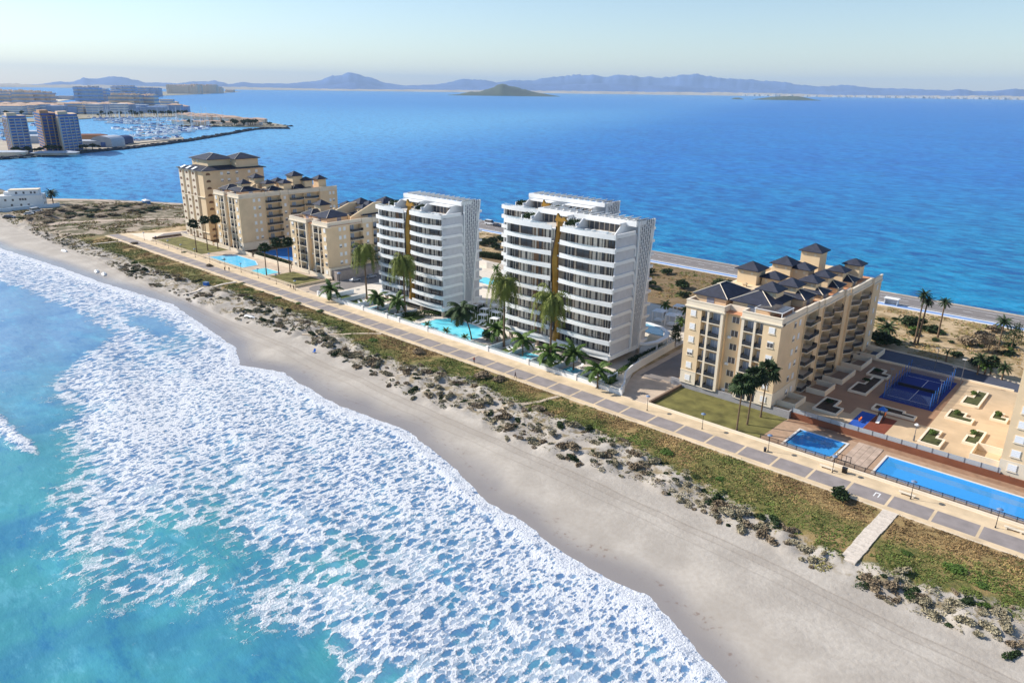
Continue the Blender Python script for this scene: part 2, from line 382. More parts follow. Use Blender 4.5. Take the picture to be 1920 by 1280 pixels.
n.L.new(n.step(foam, 0, 1, .16, .9), n.b.inputs['Roughness']); n.b.inputs['IOR'].default_value = 1.33; n.b.inputs['Specular IOR Level'].default_value = .34
rip = n.math('ADD', n.noise(.55, 6, .6, n.vec((.45,1,1), rz=R(16))), n.math('MULTIPLY', foam, n.step(nz, .2, .8, .25, .9)))
big = n.math('ADD', rip, n.math('MULTIPLY', n.math('MULTIPLY', n.noise(.45, 5, .6, n.vec((.8,.5,1), rz=R(14))), foam), 1.1))
n.bump(big, .48, .45)
me.materials.append(n.m); struct(put('sea', me))
bm_ = MB().add([(-6000,-9000,WZ-.05),(9000,-9000,WZ-.05),(9000,-290,WZ-.05),(-6000,-290,WZ-.05)], [(0,1,2,3)])
bm_.add([(140,-290,WZ-.05),(9000,-290,WZ-.05),(9000,40,WZ-.05),(140,40,WZ-.05)], [(0,1,2,3)])
bm_.add([(-6000,-290,WZ-.05),(-760,-290,WZ-.05),(-760,90,WZ-.05),(-6000,90,WZ-.05)], [(0,1,2,3)])
o = bm_.build('open_sea', MATS.setdefault('open_sea_water', n.m)); struct(o)
# seabed under the surf so that nothing is hollow
# ---- lagoon
n = NT('lagoon_water'); X, Y, Z = n.xyz()
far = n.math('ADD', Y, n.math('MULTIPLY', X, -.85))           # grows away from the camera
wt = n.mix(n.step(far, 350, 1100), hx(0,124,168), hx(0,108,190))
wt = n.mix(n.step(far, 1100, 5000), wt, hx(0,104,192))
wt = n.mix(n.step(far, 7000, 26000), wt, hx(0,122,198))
pt = n.noise(.006, 5, .6, n.vec((.45,1,1), rz=R(40)))
wt = n.mix(n.step(pt, .42, .62, 0, .4), wt, hx(2,84,168))
wt = n.mix(n.step(n.noise(.03, 5, .65, n.vec((.4,1,1), rz=R(44))), .45, .7, 0, .35), wt, hx(20,138,178))
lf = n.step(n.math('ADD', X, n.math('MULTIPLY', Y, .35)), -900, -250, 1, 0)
wt = n.mix(n.math('MULTIPLY', lf, n.step(far, 1700, 5200, .9, .3)), wt, hx(104,172,214))  # sun glitter on the left water, painted in as a paler base colour
rp = n.noise(.15, 9, .80, n.vec((.55,1,1), rz=R(42)))
wt = n.mix(n.step(rp, .48, .60, 0, .75), wt, hx(0,62,134)); wt = n.mix(n.step(rp, .38, .5, .6, 0), wt, hx(40,158,206))
n.L.new(wt, n.b.inputs['Base Color']); n.b.inputs['Roughness'].default_value = .3; n.b.inputs['IOR'].default_value = 1.25
n.b.inputs['Specular IOR Level'].default_value = .2
r1 = n.noise(.24, 6, .68, n.vec((.5,1,1), rz=R(42))); n.bump(r1, .75, 1.6)
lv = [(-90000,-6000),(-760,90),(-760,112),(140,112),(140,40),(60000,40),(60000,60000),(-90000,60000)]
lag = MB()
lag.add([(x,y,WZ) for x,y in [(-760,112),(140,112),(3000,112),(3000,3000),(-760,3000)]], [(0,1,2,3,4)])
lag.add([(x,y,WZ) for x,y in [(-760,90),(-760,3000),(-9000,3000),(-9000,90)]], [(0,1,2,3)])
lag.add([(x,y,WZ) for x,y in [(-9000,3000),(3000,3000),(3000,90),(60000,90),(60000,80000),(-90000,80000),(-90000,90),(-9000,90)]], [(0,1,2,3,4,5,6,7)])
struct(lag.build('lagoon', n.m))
# ================================================================ PAVED GROUND, ROADS, HILLS, HAZE
C_BEIGE = hx(206,184,152); C_GREY = hx(142,134,132); C_ASPH = hx(122,118,118)
m_paveb = mat('paving_beige', C_BEIGE, .85, .17, .3, .15, 6, var2=1)
m_paveg = mat('paving_grey', C_GREY, .85, .16, .35, .15, 8)
m_asph = mat('asphalt', hx(126,120,117), .9, .10, .3, .2, 6)
m_asphd = mat('asphalt_dark', hx(78,82,96), .9, .10, .3, .2, 6)
m_conc = mat('concrete_pale', hx(188,170,150), .85, .13, .35, .15, 5)
m_white = mat('paint_white', (.78,.78,.77,1), .6, .04, 1.0)
m_render = mat('render_white', (.74,.74,.73,1), .7, .05, .6)
m_cream = mat('render_cream', hx(226,212,190), .8, .05, .4)
m_sand = mat('render_sandstone', hx(224,198,161), .85, .09, .22, .10, 9)
m_sandp = mat('render_pale_sand', hx(222,198,162), .85, .05, .35)
m_stone = mat('stone_grey', hx(150,148,150), .85, .12, .8, .3, 5)
m_red = mat('path_red_brown', hx(126,78,56), .85, .12, .6)
m_deck = mat('deck_brown', hx(168,140,116), .85, .14, .9, .2, 5)
m_lawn = mat('lawn_grass', hx(108,104,58), .95, .42, .30, .6, 6)
m_lawn2 = mat('lawn_green', hx(82,96,44), .95, .25, .4, .6, 6)
m_tile = mat('pool_coping', hx(214,208,200), .6, .05, 1)
m_metal = mat('metal_grey', hx(120,124,132), .4, .05, 1, metal=.6)
m_darkm = mat('metal_dark', hx(44,46,52), .5, .05, 1)
m_soil = mat('soil_dark', hx(70,56,44), .95, .3, .6, .4, 4)
m_leafd = mat('leaf_dark', hx(44,62,30), .75, .30, 1.4, rnd=.2)
m_leaf = mat('leaf_green', hx(74,98,38), .7, .30, 1.2, rnd=.18)
m_leafy = mat('leaf_yellow_green', hx(122,128,52), .7, .28, 1.0, rnd=.12)
m_leafg = mat('leaf_grey_straw', hx(158,148,122), .9, .38, 1.3, rnd=.22)
m_leafb = mat('leaf_brown', hx(136,120,98), .9, .3, 1.2, rnd=.15)
m_trunk = mat('palm_trunk', hx(118,98,78), .95, .22, 2.5, .5, 9)
m_bluep = mat('paint_blue', hx(40,104,190), .6, .05, 1)
def sheet(name, polys, z, mt, kind='structure', t=.25):
    b = MB()
    for p in polys: b.prism(p, z-t, z)
    o = b.build(name, mt); o['kind'] = kind; return o
def rect(x0, x1, y0, y1): return [(x0,y0),(x1,y0),(x1,y1),(x0,y1)]
# promenade, its grey panels and kerb
sheet('promenade', [rect(-402,60,134.6,145.2)], 0.0, m_paveb)
b = MB(); b.box(-402,60,134.45,134.6,-.4,.06); b.box(-402,60,145.2,145.35,-.3,.05)
o = b.build('kerb', m_cream); struct(o)
pn = []
k = -20.45
while k > -398:
    pn.append(rect(k-7.0, k, 136.2, 141.0)); k -= 7.5
k = -19.95
while k < 50: pn.append(rect(k, k+7.0, 136.2, 141.0)); k += 7.5
sheet('promenade_panel_paving', pn, .006, m_paveg, t=.05)
# lots between promenade and buildings
sheet('pavement', [rect(-91.5,-86,145.4,162)], .004, m_conc, t=.1)
turn = [(-92.6,145.4),(-86.2,145.4),(-85.4,150),(-84.2,155),(-87.0,160.2),(-88.2,200),(-88.5,279.5),(-97.5,279.5),(-101.0,200),(-99.6,162),(-97.0,152.5)]
sheet('access_road_by_right_building', [turn], -.01, m_conc, t=.2)
sheet('access_road_asphalt', [[(-97.6,160.6),(-88.8,160.6),(-89.2,279),(-97.0,279),(-99.4,200)]], .0, m_asph, t=.1)
sheet('turning_circle_left', [[(-243.5,145.4),(-228,145.4),(-228,158),(-210,160),(-210,232),(-241,232),(-243.2,160)]], -.01, m_conc, t=.2)
sheet('turning_circle_asphalt', [[(-240,149.5),(-237,147.6),(-230,147.4),(-229.5,156),(-212,163),(-212,231),(-239,231),(-240.8,165),(-241.4,152)]], .0, m_asph, t=.1)
sheet('end_square', [[(-400,145.4),(-374,145.4),(-374,163),(-374,192),(-384,192),(-389,160)]], .0, mat('paving_bright', hx(224,206,184), .8, .06, .5), t=.15)
sheet('end_square_asphalt', [[(-387,158),(-382,152.5),(-376,151.5),(-375,188),(-384,188)]], .008, m_asph, t=.1)
sheet('white_complex_paving', [[(-228,145.6),(-93.5,145.6),(-100.5,162),(-102.4,190),(-105,222),(-228,232)]], .02, mat('paving_light', hx(206,196,182), .8, .10, .4), t=.2)
# lagoon road with cycle lane
sheet('lagoon_road', [[(-420,273),(-330,287),(-260,287),(60,286.2),(60,299.5),(-308,306),(-360,281)]], .0, m_asph, t=.3)
b = MB(); 
for k in range(-300, 50, 7): b.box(k, k+3, 294.2, 294.4, -.02, .008)
b.box(-300, 50, 298.4, 298.6, -.02, .008); b.box(-300, 50, 288.2, 288.4, -.02, .008)
struct(b.build('road_marking', m_white))
sheet('cycle_lane', [rect(-300,60,282.6,285.6)], .004, mat('cycle_lane_blue', hx(120,150,196), .8, .08, .5), t=.2)
b = MB(); b.box(-300,60,281.9,282.5,-.2,.16); b.box(-300,60,285.65,286.1,-.2,.16)
struct(b.build('lagoon_road_kerb', m_white))
sheet('lagoon_verge', [[(-300,300),(60,300.4),(60,302.5),(-180,304.8),(-300,308)]], -.03, mat('verge_sand', hx(176,162,146), .9, .2, .5, .3, 3), t=.5)
# far left: track by the white villa and shoreline road
def ribbon(name, pts, wd, z, mt, follow=False):
    b = MB(); n_ = len(pts)
    L2, R3 = [], []
    for i in range(n_):
        a = Vector(pts[max(i-1,0)]); c = Vector(pts[min(i+1,n_-1)]); d = (c-a).normalized(); q = Vector((-d.y,d.x))*wd/2
        p = Vector(pts[i]); L2.append(p+q); R3.append(p-q)
    for i in range(n_-1):
        q = [R3[i],R3[i+1],L2[i+1],L2[i]]
        zz = [max(z, float(land_z(np.array([p.x]), np.array([p.y]))[0])+.12) if follow else z for p in q]
        b.add([(p.x,p.y,h) for p,h in zip(q,zz)]+[(p.x,p.y,h-.4) for p,h in zip(q,zz)], [(0,1,2,3),(7,6,5,4),(0,4,5,1),(2,6,7,3),(1,5,6,2),(3,7,4,0)])
    o = b.build(name, mt); o['kind'] = 'structure'; return o
def dense(pts, step=4):
    out = []
    for (x0,y0),(x1,y1) in zip(pts, pts[1:]):
        k = max(1, int(math.hypot(x1-x0,y1-y0)/step))
        out += [(x0+(x1-x0)*i/k, y0+(y1-y0)*i/k) for i in range(k)]
    return out+[pts[-1]]
m_track = mat('dirt_track', hx(182,164,146), .95, .12, .4, .3, 2)
ribbon('dirt_track', dense([(-450,118),(-458,136),(-448,152),(-440,168),(-428,183),(-405,200),(-380,222)]), 5.5, -.5, m_track, True)
ribbon('shore_track', dense([(-560,156),(-534,180),(-494,203),(-470,216),(-430,238),(-400,256)]), 9, -.4, m_track, True)
# ---- hills and islands beyond the lagoon
m_hill = mat('hill_haze_blue', hx(84,108,156), .95, .2, .0012, 0)  # part of the distance haze is put into the hill colour as blue
m_farl = mat('far_shore_land', hx(172,160,140), .95, .2, .002, 0)
def ridge(name, prof, dist, depth, mt, seed, base=0.0, rough=.10):
    """prof: (photo x, peak height in photo px above the shore line); a ridge of real hills at dist"""
    px = np.array([p[0] for p in prof], float); ph = np.array([p[1] for p in prof], float)
    nx = max(60, int((px[-1]-px[0])/4)); ny = 9
    U = np.linspace(px[0], px[-1], nx); rows = []
    for j in range(ny):
        t = j/(ny-1); row = []
        for i, u in enumerate(U):
            d = Fv+R2*((u-960)/F_PX)-U2*((165-640)/F_PX); dh = Vector((d.x,d.y,0)); L0 = dh.length; dh.normalize()
            h = float(np.interp(u, px, ph)); h *= 1+.34*(float(fbm(np.array([u*1.0]), np.array([7.]), 30, seed+3, 3)[0])-.5)*min(1, h/6)
            D = dist+(t-.5)*depth
            prof_t = math.sin(math.pi*t)**.8
            hh = h/F_PX*math.cos(PITCH)*D*prof_t/(max(1e-6, L0))*1.0
            k = 1+rough*2*(float(fbm(np.array([u*1.7]), np.array([t*40.]), 9, seed)[0])-.5)
            sp = 1-.18*abs(2*t-1)
            row.append((dh.x*D, dh.y*D, WZ-8+(hh*k+8 if 0 < j < ny-1 else 0)))
        rows.append(row)
    v = [p for r in rows for p in r]
    f = [(j*nx+i, j*nx+i+1, (j+1)*nx+i+1, (j+1)*nx+i) for j in range(ny-1) for i in range(nx-1)]
    b = MB().add(v, f)
    o = b.build(name, mt, smooth=True); return struct(o)
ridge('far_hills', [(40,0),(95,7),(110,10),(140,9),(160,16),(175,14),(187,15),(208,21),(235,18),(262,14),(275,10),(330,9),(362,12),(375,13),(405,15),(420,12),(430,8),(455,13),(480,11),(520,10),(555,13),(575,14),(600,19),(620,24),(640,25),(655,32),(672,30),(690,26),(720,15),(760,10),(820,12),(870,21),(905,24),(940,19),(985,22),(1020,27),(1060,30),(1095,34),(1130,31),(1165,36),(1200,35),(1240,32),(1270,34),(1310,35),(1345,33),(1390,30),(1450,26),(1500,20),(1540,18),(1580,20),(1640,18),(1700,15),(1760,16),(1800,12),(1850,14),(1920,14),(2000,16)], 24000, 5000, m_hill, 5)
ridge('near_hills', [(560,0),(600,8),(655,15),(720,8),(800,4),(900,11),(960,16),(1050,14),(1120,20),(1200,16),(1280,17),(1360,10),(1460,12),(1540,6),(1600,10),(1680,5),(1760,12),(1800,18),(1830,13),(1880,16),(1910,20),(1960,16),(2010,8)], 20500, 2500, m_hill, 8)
ridge('low_far_shore', [(-60,5),(30,7),(60,5),(150,6),(300,4),(420,5),(600,3),(900,4),(1200,5),(1400,6),(1560,4),(1700,4),(1850,7),(2000,5)], 18500, 1800, m_farl, 15, rough=.3)
m_isl = mat('island_scrub', hx(76,84,66), .95, .25, .004, 0)
def island(name, cx, w_, prof, dist, seed, dep):
    pr = [(cx-w_/2, 0)]+[(cx-w_/2+w_*t, h) for t, h in prof]+[(cx+w_/2, 0)]
    return ridge(name, pr, dist, dep, m_isl, seed, rough=.12)
island('island_with_peak', 945, 210, [(.1,2),(.2,7),(.28,6),(.4,15),(.46,21),(.5,22),(.56,19),(.66,13),(.75,8),(.88,4)], 9500, 3, 900)
island('flat_island', 1478, 130, [(.1,2),(.3,6),(.5,8),(.65,7),(.85,3)], 9000, 4, 500)
island('islet', 1385, 26, [(.3,3),(.6,3)], 9000, 6, 200)
# white villages scattered along the far shore
b = MB()
for i in range(170):
    u = random.choice([random.uniform(1380,1920), random.uniform(1560,1960), random.uniform(1700,1960)]); D = random.uniform(17350,17900)
    d = Fv+R2*((u-960)/F_PX)-U2*((165-640)/F_PX); q = Vector((d.x,d.y,0)).normalized()*D
    s = random.uniform(14,45); h = random.uniform(8,22)
    b.box(q.x-s, q.x+s, q.y-s, q.y+s, WZ, WZ+h+20)
tag(b.build('far_village_houses', mat('far_house_wall', hx(206,200,190), .8, .1, .01)), kind='stuff', label='tiny white houses scattered along the far shore of the lagoon', cat='houses')
# ---- the air
hz = bpy.data.materials.new('haze_air'); hz.use_nodes = True; t = hz.node_tree; t.nodes.remove(t.nodes['Principled BSDF'])
pv = t.nodes.new('ShaderNodeVolumePrincipled'); pv.inputs['Color'].default_value = (.50,.71,1,1); pv.inputs['Density'].default_value = 3.7e-5
pv.inputs['Anisotropy'].default_value = .0
t.links.new(pv.outputs[0], t.nodes['Material Output'].inputs['Volume'])
b = MB(); b.box(-32000, 26000, -9500, 36000, -14, 700)
tag(b.build('haze', hz), kind='stuff', label='pale blue haze over the lagoon and far shore', cat='haze')
# ================================================================ WHITE TOWERS
m_twhite = mat('tower_white', (.80,.80,.79,1), .55, .03, .8)
m_tgrey = mat('tower_side_panel', hx(200,200,203), .7, .06, .7)
m_tback = mat('tower_inner_wall', hx(196,180,162), .7, .10, .5)
m_frame = mat('window_frame_dark', hx(84,72,64), .5, .1, 1)
m_glassd = mat('window_glass_dark', hx(86,84,86), .12, .3, .25, spec=.6)
m_curt = mat('curtain_white', hx(214,204,190), .8, .08, 2, rnd=.18)
m_brownw = mat('timber_panel', hx(132,100,74), .7, .15, 1, rnd=.15)
m_gold = mat('golden_cladding', hx(178,132,58), .35, .25, .5, .3, 2, metal=.35)
m_blk = mat('black_cladding', hx(30,24,20), .5, .1, 1)
def glass_mat(name, c, alpha):
    if name in MATS: return MATS[name]
    mt = bpy.data.materials.new(name); mt.use_nodes = True; b = mt.node_tree.nodes['Principled BSDF']
    b.inputs['Base Color'].default_value = c; b.inputs['Alpha'].default_value = alpha; b.inputs['Roughness'].default_value = .08
    MATS[name] = mt; return mt
m_clear = glass_mat('balustrade_glass', hx(190,205,212), .35)
m_smoke = glass_mat('balustrade_smoked', hx(52,58,66), .72)
_win = {}; CR = random.Random(17)
def tower_window(kind, h):
    """window unit, front at y=0, x from 0; returns (frame mesh, curtain mesh)"""
    k = (kind, round(h, 2))
    if k in _win: return _win[k]
    f, c = MB(), MB()
    if kind == 'slit':                                  # three tall panes in a white frame
        W_ = 3.3
        f.m(0).box(0, W_, .10, .2, 0, h)
        for i in range(3): f.m(1).box(.25+i*1.05, .95+i*1.05, .06, .12, .1, h-.1)
        c.box(.98, 1.22, .02, .1, .05, h-.05); c.box(2.03, 2.27, .02, .1, .05, h-.05)
    elif kind == 'wide':                                # sliding doors, half drawn curtains
        W_ = 4.4
        f.m(1).box(0, W_, .1, .2, 0, h); f.m(0).box(0, .12, .02, .2, 0, h); f.m(0).box(2.14, 2.28, .04, .2, 0, h); f.m(0).box(W_-.12, W_, .02, .2, 0, h)
        f.m(0).box(.123, W_-.123, .05, .19, h-.15, h-.003)
        c.box(.3, 1.6, .0, .09, .1, h-.18); c.box(2.45, 3.3, .0, .09, .1, h-.18); c.box(3.6, 4.15, .0, .09, .1, h-.18)
    else:                                               # timber wall with a door
        W_ = 3.2
        f.m(2).box(0, W_, .1, .2, 0, h); f.m(1).box(1.9, 2.9, .04, .12, 0, h-.2)
        c.box(.5, 1.3, .02, .09, .05, h-.4)
    _win[k] = (f.mesh('window', [m_frame, m_glassd, m_brownw]), c.mesh('curtain', m_curt))
    return _win[k]
def curve_front(W, a, kgap, n=14):
    """outline of a balcony band: two bays, each bulging outward with a slow wave"""
    mid = W*.5; a = a*.48; pts = []
    def bay(x0, x1, amp, sh):
        return [(x0+(x1-x0)*t/n, -(.55+amp*math.sin(math.pi*min(1, max(0, (t/n)))**sh)**1.0)) for t in range(n+1)]
    L1 = bay(0, mid-1.6, a, .85); R1 = bay(mid+1.4, W, a*1.05, 1.0)
    return L1, R1
def tower(label, X0, Y0, W, D, H, Pz, nf=9, zb=3.4):
    """Pz: height of the pergola top"""
    r = thing('white_tower', label, 'apartment tower', (X0, Y0, 0), group='white apartment towers with golden ribbons')
    h = (H-1.05-zb)/nf; mid = W*.5
    b = MB(); b.box(.3, W-.3, 1.9, D-.2, zb, H-1.3)                       # body
    b.m(1).box(3, W-3.5, 3.5, D-1.5, -.1, zb+.02)                       # recessed ground floor
    for x in (1.2, W*.3, W*.62, W-1.6): b.m(0).box(x, x+.9, .6, 1.5, -.1, zb)
    b.box(W-1.6, W-.7, D-2, D-1.1, -.1, zb)
    b.build('wall', [m_tback, m_blk], r)
    b = MB()
    b.box(W-.32, W, .3, D, zb, H-1.0)                                  # grey side panels
    b.build('side_wall', m_tgrey, r)
    b = MB(); b.box(0, .3, .3, D, zb, H-1.0); b.box(0, W-.33, D-.2, D, zb, H-1.3); b.build('rear_wall', m_twhite, r)
    # skirt
    L1, R1 = curve_front(W, .25, 0)
    out = L1+R1+[(W+.35, -.2), (W+.35, D*.9), (W+.1, D+.3), (-.2, D+.3), (-.2, .0)]
    b = MB(); b.prism(out, zb-1.0, zb+.25)
    # prow of the skirt running back along the side
    b.build('skirt', m_twhite, r)
    for k in range(nf+1):
        z = zb+k*h; top = k == nf
        gl_ = []; b = MB(); L1, R1 = curve_front(W, 1.15 if not top else 1.3, 0)
        if k > 0:
            for ln in (L1, R1):
                b.prism(ln+[(ln[-1][0], 2.0), (ln[0][0], 2.0)], z-.32, z-.02)
                if top: b.wall(ln, z-.36, z+1.0, .2)
                else:
                    n_ = len(ln)
                    for i in range(n_-1):               # parapet dipping in the middle of each bay
                        zt = [z+.98-.62*math.sin(math.pi*min(1,(j/(n_-1))*1.12))**1.5*(1 if j/(n_-1) < .9 else 0) for j in (i, i+1)]
                        (xa,ya),(xb,yb_) = ln[i], ln[i+1]
                        b.add([(xa,ya-.1,z-.36),(xb,yb_-.1,z-.36),(xb,yb_+.1,z-.36),(xa,ya+.1,z-.36),(xa,ya-.1,zt[0]),(xb,yb_-.1,zt[1]),(xb,yb_+.1,zt[1]),(xa,ya+.1,zt[0])], [(0,3,2,1),(4,5,6,7),(0,1,5,4),(2,3,7,6),(1,2,6,5),(3,0,4,7)])
                    gl_.append(ln)
            b.box(mid-1.59, mid+1.39, -.1, 1.9, z-.32, z-.02)
            # returns at the corners
            b.box(W-.2, W+.28, -.62, .3, z-.36, z+(.92 if not top else 1.0)); b.box(-.28, .2, -.62, .3, z-.36, z+(.92 if not top else 1.0))
        else:
            MB().wall(L1, z+.25, z+1.0, .2).build('balcony_band', m_twhite, r); b.wall(R1, z+.25, z+1.0, .2)
        # side band, dipping where it meets the diagonal strip
        yd = D*(.58-.03*(k/nf)); t_ = .46
        z1 = z+.9
        pth = [(-.4, z1-.95), (-.4, z1), (yd-1.6, z1), (yd-.7, z1-.35), (yd-.15, z1-1.1), (yd-.1, max(zb-.2, z1-h*.95)), (yd-.55, max(zb-.2, z1-h*.95)), (yd-.62, z1-1.35), (yd-1.0, z1-.95-.1), (yd-1.8, z1-.95)]
        if k > 0 and not top: b.prism_x(pth, W-.01, W+.3)
        elif top: b.box(W-.01, W+.3, -.4, D*.5, z-.05, z+1.0)
        bo = b.build('balcony_band', m_twhite, r)
        for ln in gl_: MB().wall([(x, y+.13) for x, y in ln], z, z+.96, .04).build('balcony_glass', m_clear, bo)
    # top slab
    MB().box(.25, W-.25, 1.2, D-.1, H-1.3, H-1.02).build('roof_deck', mat('roof_deck_pale', hx(196,190,182), .85, .1, .5), r)
    # diagonal lattice strip on the side face
    ya, yb, yc, yd_ = D*.58, D*1.0, D*.55, D*.76
    b = MB()
    def yl(z, t): u = (z-zb)/(Pz-zb); return (yc+(ya-yc)*u)*(1-t)+(yd_+(yb-yd_)*u)*t
    b.m(1).prism_x([(yl(zb-.8,0),zb-.8),(yl(zb-.8,1),zb-.8),(yl(Pz,1),Pz),(yl(Pz,0),Pz)], W+.02, W+.16); b.m(0)
    nfin = 7
    for i in range(nfin+1):
        t = i/nfin
        p0 = (W+.38, yl(zb-.8, t), zb-.8); p1 = (W+.38, yl(Pz, t), Pz)
        if t in (0, 1.0) or True: b.cyl(p0, p1, .10 if 0 < i < nfin else .3, .16 if 0 < i < nfin else .34, 4)
    for k in range(30):
        z = Pz-1-k*.55-(k*k*.018)
        if z < zb+H*.22: break
        y0, y1 = yl(z, .0), yl(z, 1)
        for j in range(4):
            a_ = (j*2+(k % 2))/7; 
            if a_ < .99: b.cyl((W+.36, y0+(y1-y0)*a_, z), (W+.36, y0+(y1-y0)*min(1, a_+1/7), z+.1), .12, .12, 4)
    b.build('lattice_screen', [m_twhite, mat('lattice_backing', hx(150,152,160), .7, .05, 1)], r)
    # rear loops
    for k in range(nf, 0, -2):
        b = MB()
        z1 = zb+k*h+.9; z0_ = z1-h
        yc_ = D*(.80+.14*(k/nf)); ye = D+.9
        if ye-yc_ < 1.5: yc_ = ye-1.5
        b.prism_x([(ye,z1-.75),(ye,z1),(yc_+.9,z1),(yc_+.2,z1-.3),(yc_-.1,z1-1.0),(yc_-.25,z0_-.1),(yc_+.1,z0_-.5),(yc_+.6,z0_-.6),(ye,z0_-.6),(ye,z0_+.15),(yc_+.8,z0_+.15),(yc_+.55,z0_+.5),(yc_+.75,z1-1.1),(yc_+1.1,z1-.75)], W-.01, W+.42)
        b.build('side_loop', m_twhite, r)
    # windows
    hw = h-.42
    units = [('slit', .5), ('wide', 4.3), ('wall', 8.9), ('wide', 12.3)]
    bw = mid-1.6
    for k in range(nf):
        z = zb+k*h
        for side in (0, 1):
            x0 = .3 if side == 0 else mid+1.5
            seq = [('slit', 3.3), ('wide', 4.4), ('wall', 3.2), ('wide', 4.4)] if side == 0 else [('slit', 3.3), ('wide', 4.4), ('wide', 4.4), ('slit', 3.3)]
            tot = sum(q[1] for q in seq); gap = (bw-.3-tot)/(len(seq)-1); x = x0
            sx = 1.0
            if gap < .1: sx = (bw-.8)/tot; gap = .15
            if sx < 1: gap = .15
            for kd, w_ in seq:
                fm, cm = tower_window(kd, hw)
                f = put('window', fm, r, (x, 1.7, z+.02 if k else z+.27)); f.scale = (sx, 1, 1 if k else .92)
                q_ = CR.random()
                if q_ > .12: put('curtain', cm, f, (CR.uniform(-.1,.35), 0, 0)).scale = (CR.uniform(.65, 1.05), 1, 1)
                x += w_*sx+gap
    # golden ribbon between the bays
    def gx(z): u = z/H; return mid+.1+.95*math.sin(u*6.5+.4)*(.55+.45*u)
    b = MB(); zs = [zb+.3+(H+.8-zb)*i/26 for i in range(27)]
    L2 = [(gx(z)-.95-.3*math.sin(z*.5), z) for z in zs]+[(gx(H)-1.9, H+1.5), (gx(H)-1.7, H+3.0), (gx(H)-.6, H+1.9)]
    R3 = [(gx(z)+.8+.35*math.sin(z*.33), z) for z in zs]+[(gx(H)+2.6, H+2.9), (gx(H)+2.9, H+3.4), (gx(H)+1.4, H+1.7)]
    for i in range(len(zs)-1):
        (a0,z0_),(a1,z1_),(b0,_),(b1,_) = L2[i],L2[i+1],R3[i],R3[i+1]
        m0, m1 = (a0+b0)/2, (a1+b1)/2
        v = [(a0,-.25,z0_),(m0,-.8,z0_),(b0,-.2,z0_),(a0,.5,z0_),(b0,.5,z0_),(a1,-.25,z1_),(m1,-.8,z1_),(b1,-.2,z1_),(a1,.5,z1_),(b1,.5,z1_)]
        b.add(v, [(0,1,6,5),(1,2,7,6),(2,4,9,7),(3,0,5,8),(4,3,8,9)])
    def flame(p):
        n_ = len(p); b.add([(x,-.3,z) for x,z in p]+[(x,.4,z) for x,z in p], [tuple(range(n_)), tuple(range(n_,2*n_))[::-1]]+[(i,n_+i,n_+(i+1)%n_,(i+1)%n_) for i in range(n_)])
    flame([L2[26], R3[26], (gx(H)+1.9,H+1.6), (gx(H)+2.6,H+1.4), (gx(H)+1.7,H+2.6), (gx(H)+.9,H+2.1), (gx(H)+.1,H+2.4), (gx(H)-.7,H+3.4), (gx(H)-1.1,H+2.0), (gx(H)-1.5,H+1.5)])
    g = b.build('golden_ribbon', m_gold, r)
    b = MB()
    for i in range(len(zs)-1):
        if 1 < i < 25:
            (a0,z0_),(a1,z1_) = L2[i],L2[i+1]; w0 = .75*abs(math.sin((i-1)/12*math.pi))+.1
            b.add([(a0-.05,-.42,z0_),(a0+w0,-.86,z0_),(a0-.05,.3,z0_),(a1-.05,-.42,z1_),(a1+w0,-.86,z1_),(a1-.05,.3,z1_)], [(0,1,4,3),(2,0,3,5)])
    b.build('dark_edge', m_blk, g)
    # penthouses
    zr = H-1.02
    for (x0, x1) in ((W*.20, W*.46), (W*.62, W*.92)):
        b = MB(); b.m(0).box(x0, x1, D*.34, D*.92, zr+2.5, zr+2.85)
        b.m(1).box(x0+.5, x1-.5, D*.42, D*.9, zr, zr+2.5)
        b.m(0).prism_x([(D*.08,zr),(D*.30,zr+2.85),(D*.92,zr+2.85),(D*.92,zr)], x0-.25, x0)
        b.m(0).prism_x([(D*.22,zr),(D*.40,zr+2.5),(D*.9,zr+2.5),(D*.9,zr)], x1-.2, x1+.05)
        ph = b.build('penthouse', [m_twhite, m_tback], r)
        b = MB(); xx = x0+.9
        while xx < x1-1.8: b.box(xx, xx+1.3, D*.42-.08, D*.42+.02, zr+.1, zr+2.3); xx += 1.7
        b.build('glazing', m_glassd, ph)
    for (x0, x1) in ((W*.09, W*.19), (W*.50, W*.61)):
        b = MB(); b.m(0).box(x0, x1, D*.16, D*.34, zr, zr+.9); b.box(x0, x0+.3, D*.16-.1, D*.5, zr, zr+1.9); b.box(x1-.3, x1, D*.16-.1, D*.5, zr, zr+1.9)
        rng = random.Random(int(x0*7)); b.m(1)
        for i in range(520):
            px, py, pz = rng.uniform(x0+.2, x1-.2), rng.uniform(D*.15, D*.35), zr+.8+rng.random()**1.5*1.5
            a = rng.uniform(0, 6.3); s = rng.uniform(.12, .3)
            b.add([(px-s*math.cos(a),py-s*math.sin(a),pz),(px+s*math.cos(a),py+s*math.sin(a),pz+rng.uniform(-.2,.2)),(px,py,pz+s*1.3)], [(0,1,2)])
        b.build('roof_planter', [m_twhite, m_leafd], r)
    b = MB(); rng = random.Random(3)                     # terrace furniture and roof plants
    for i in range(5):
        x = W*.66+i*W*.055; b.m(0).box(x, x+.7, D*.22, D*.22+1.7, zr+.05, zr+.35)
    b.m(0).box(W*.8, W*.87, D*.16, D*.2, zr+.02, zr+.7)
    b.build('terrace_furniture', m_white, r)
    for q_ in ([(.4,.2),(W*.2,-.9),(W*.42,-.8)], [(W*.56,-.7),(W*.75,-1.3),(W*.97,-.3)]): MB().wall(q_, zr+1.0, zr+1.45, .05).build('glass_rail', m_clear, r)
    # pergola along the back of the roof
    b = MB(); xl = W*.12; yb0, yb1 = D*.50, D*.50+5.2
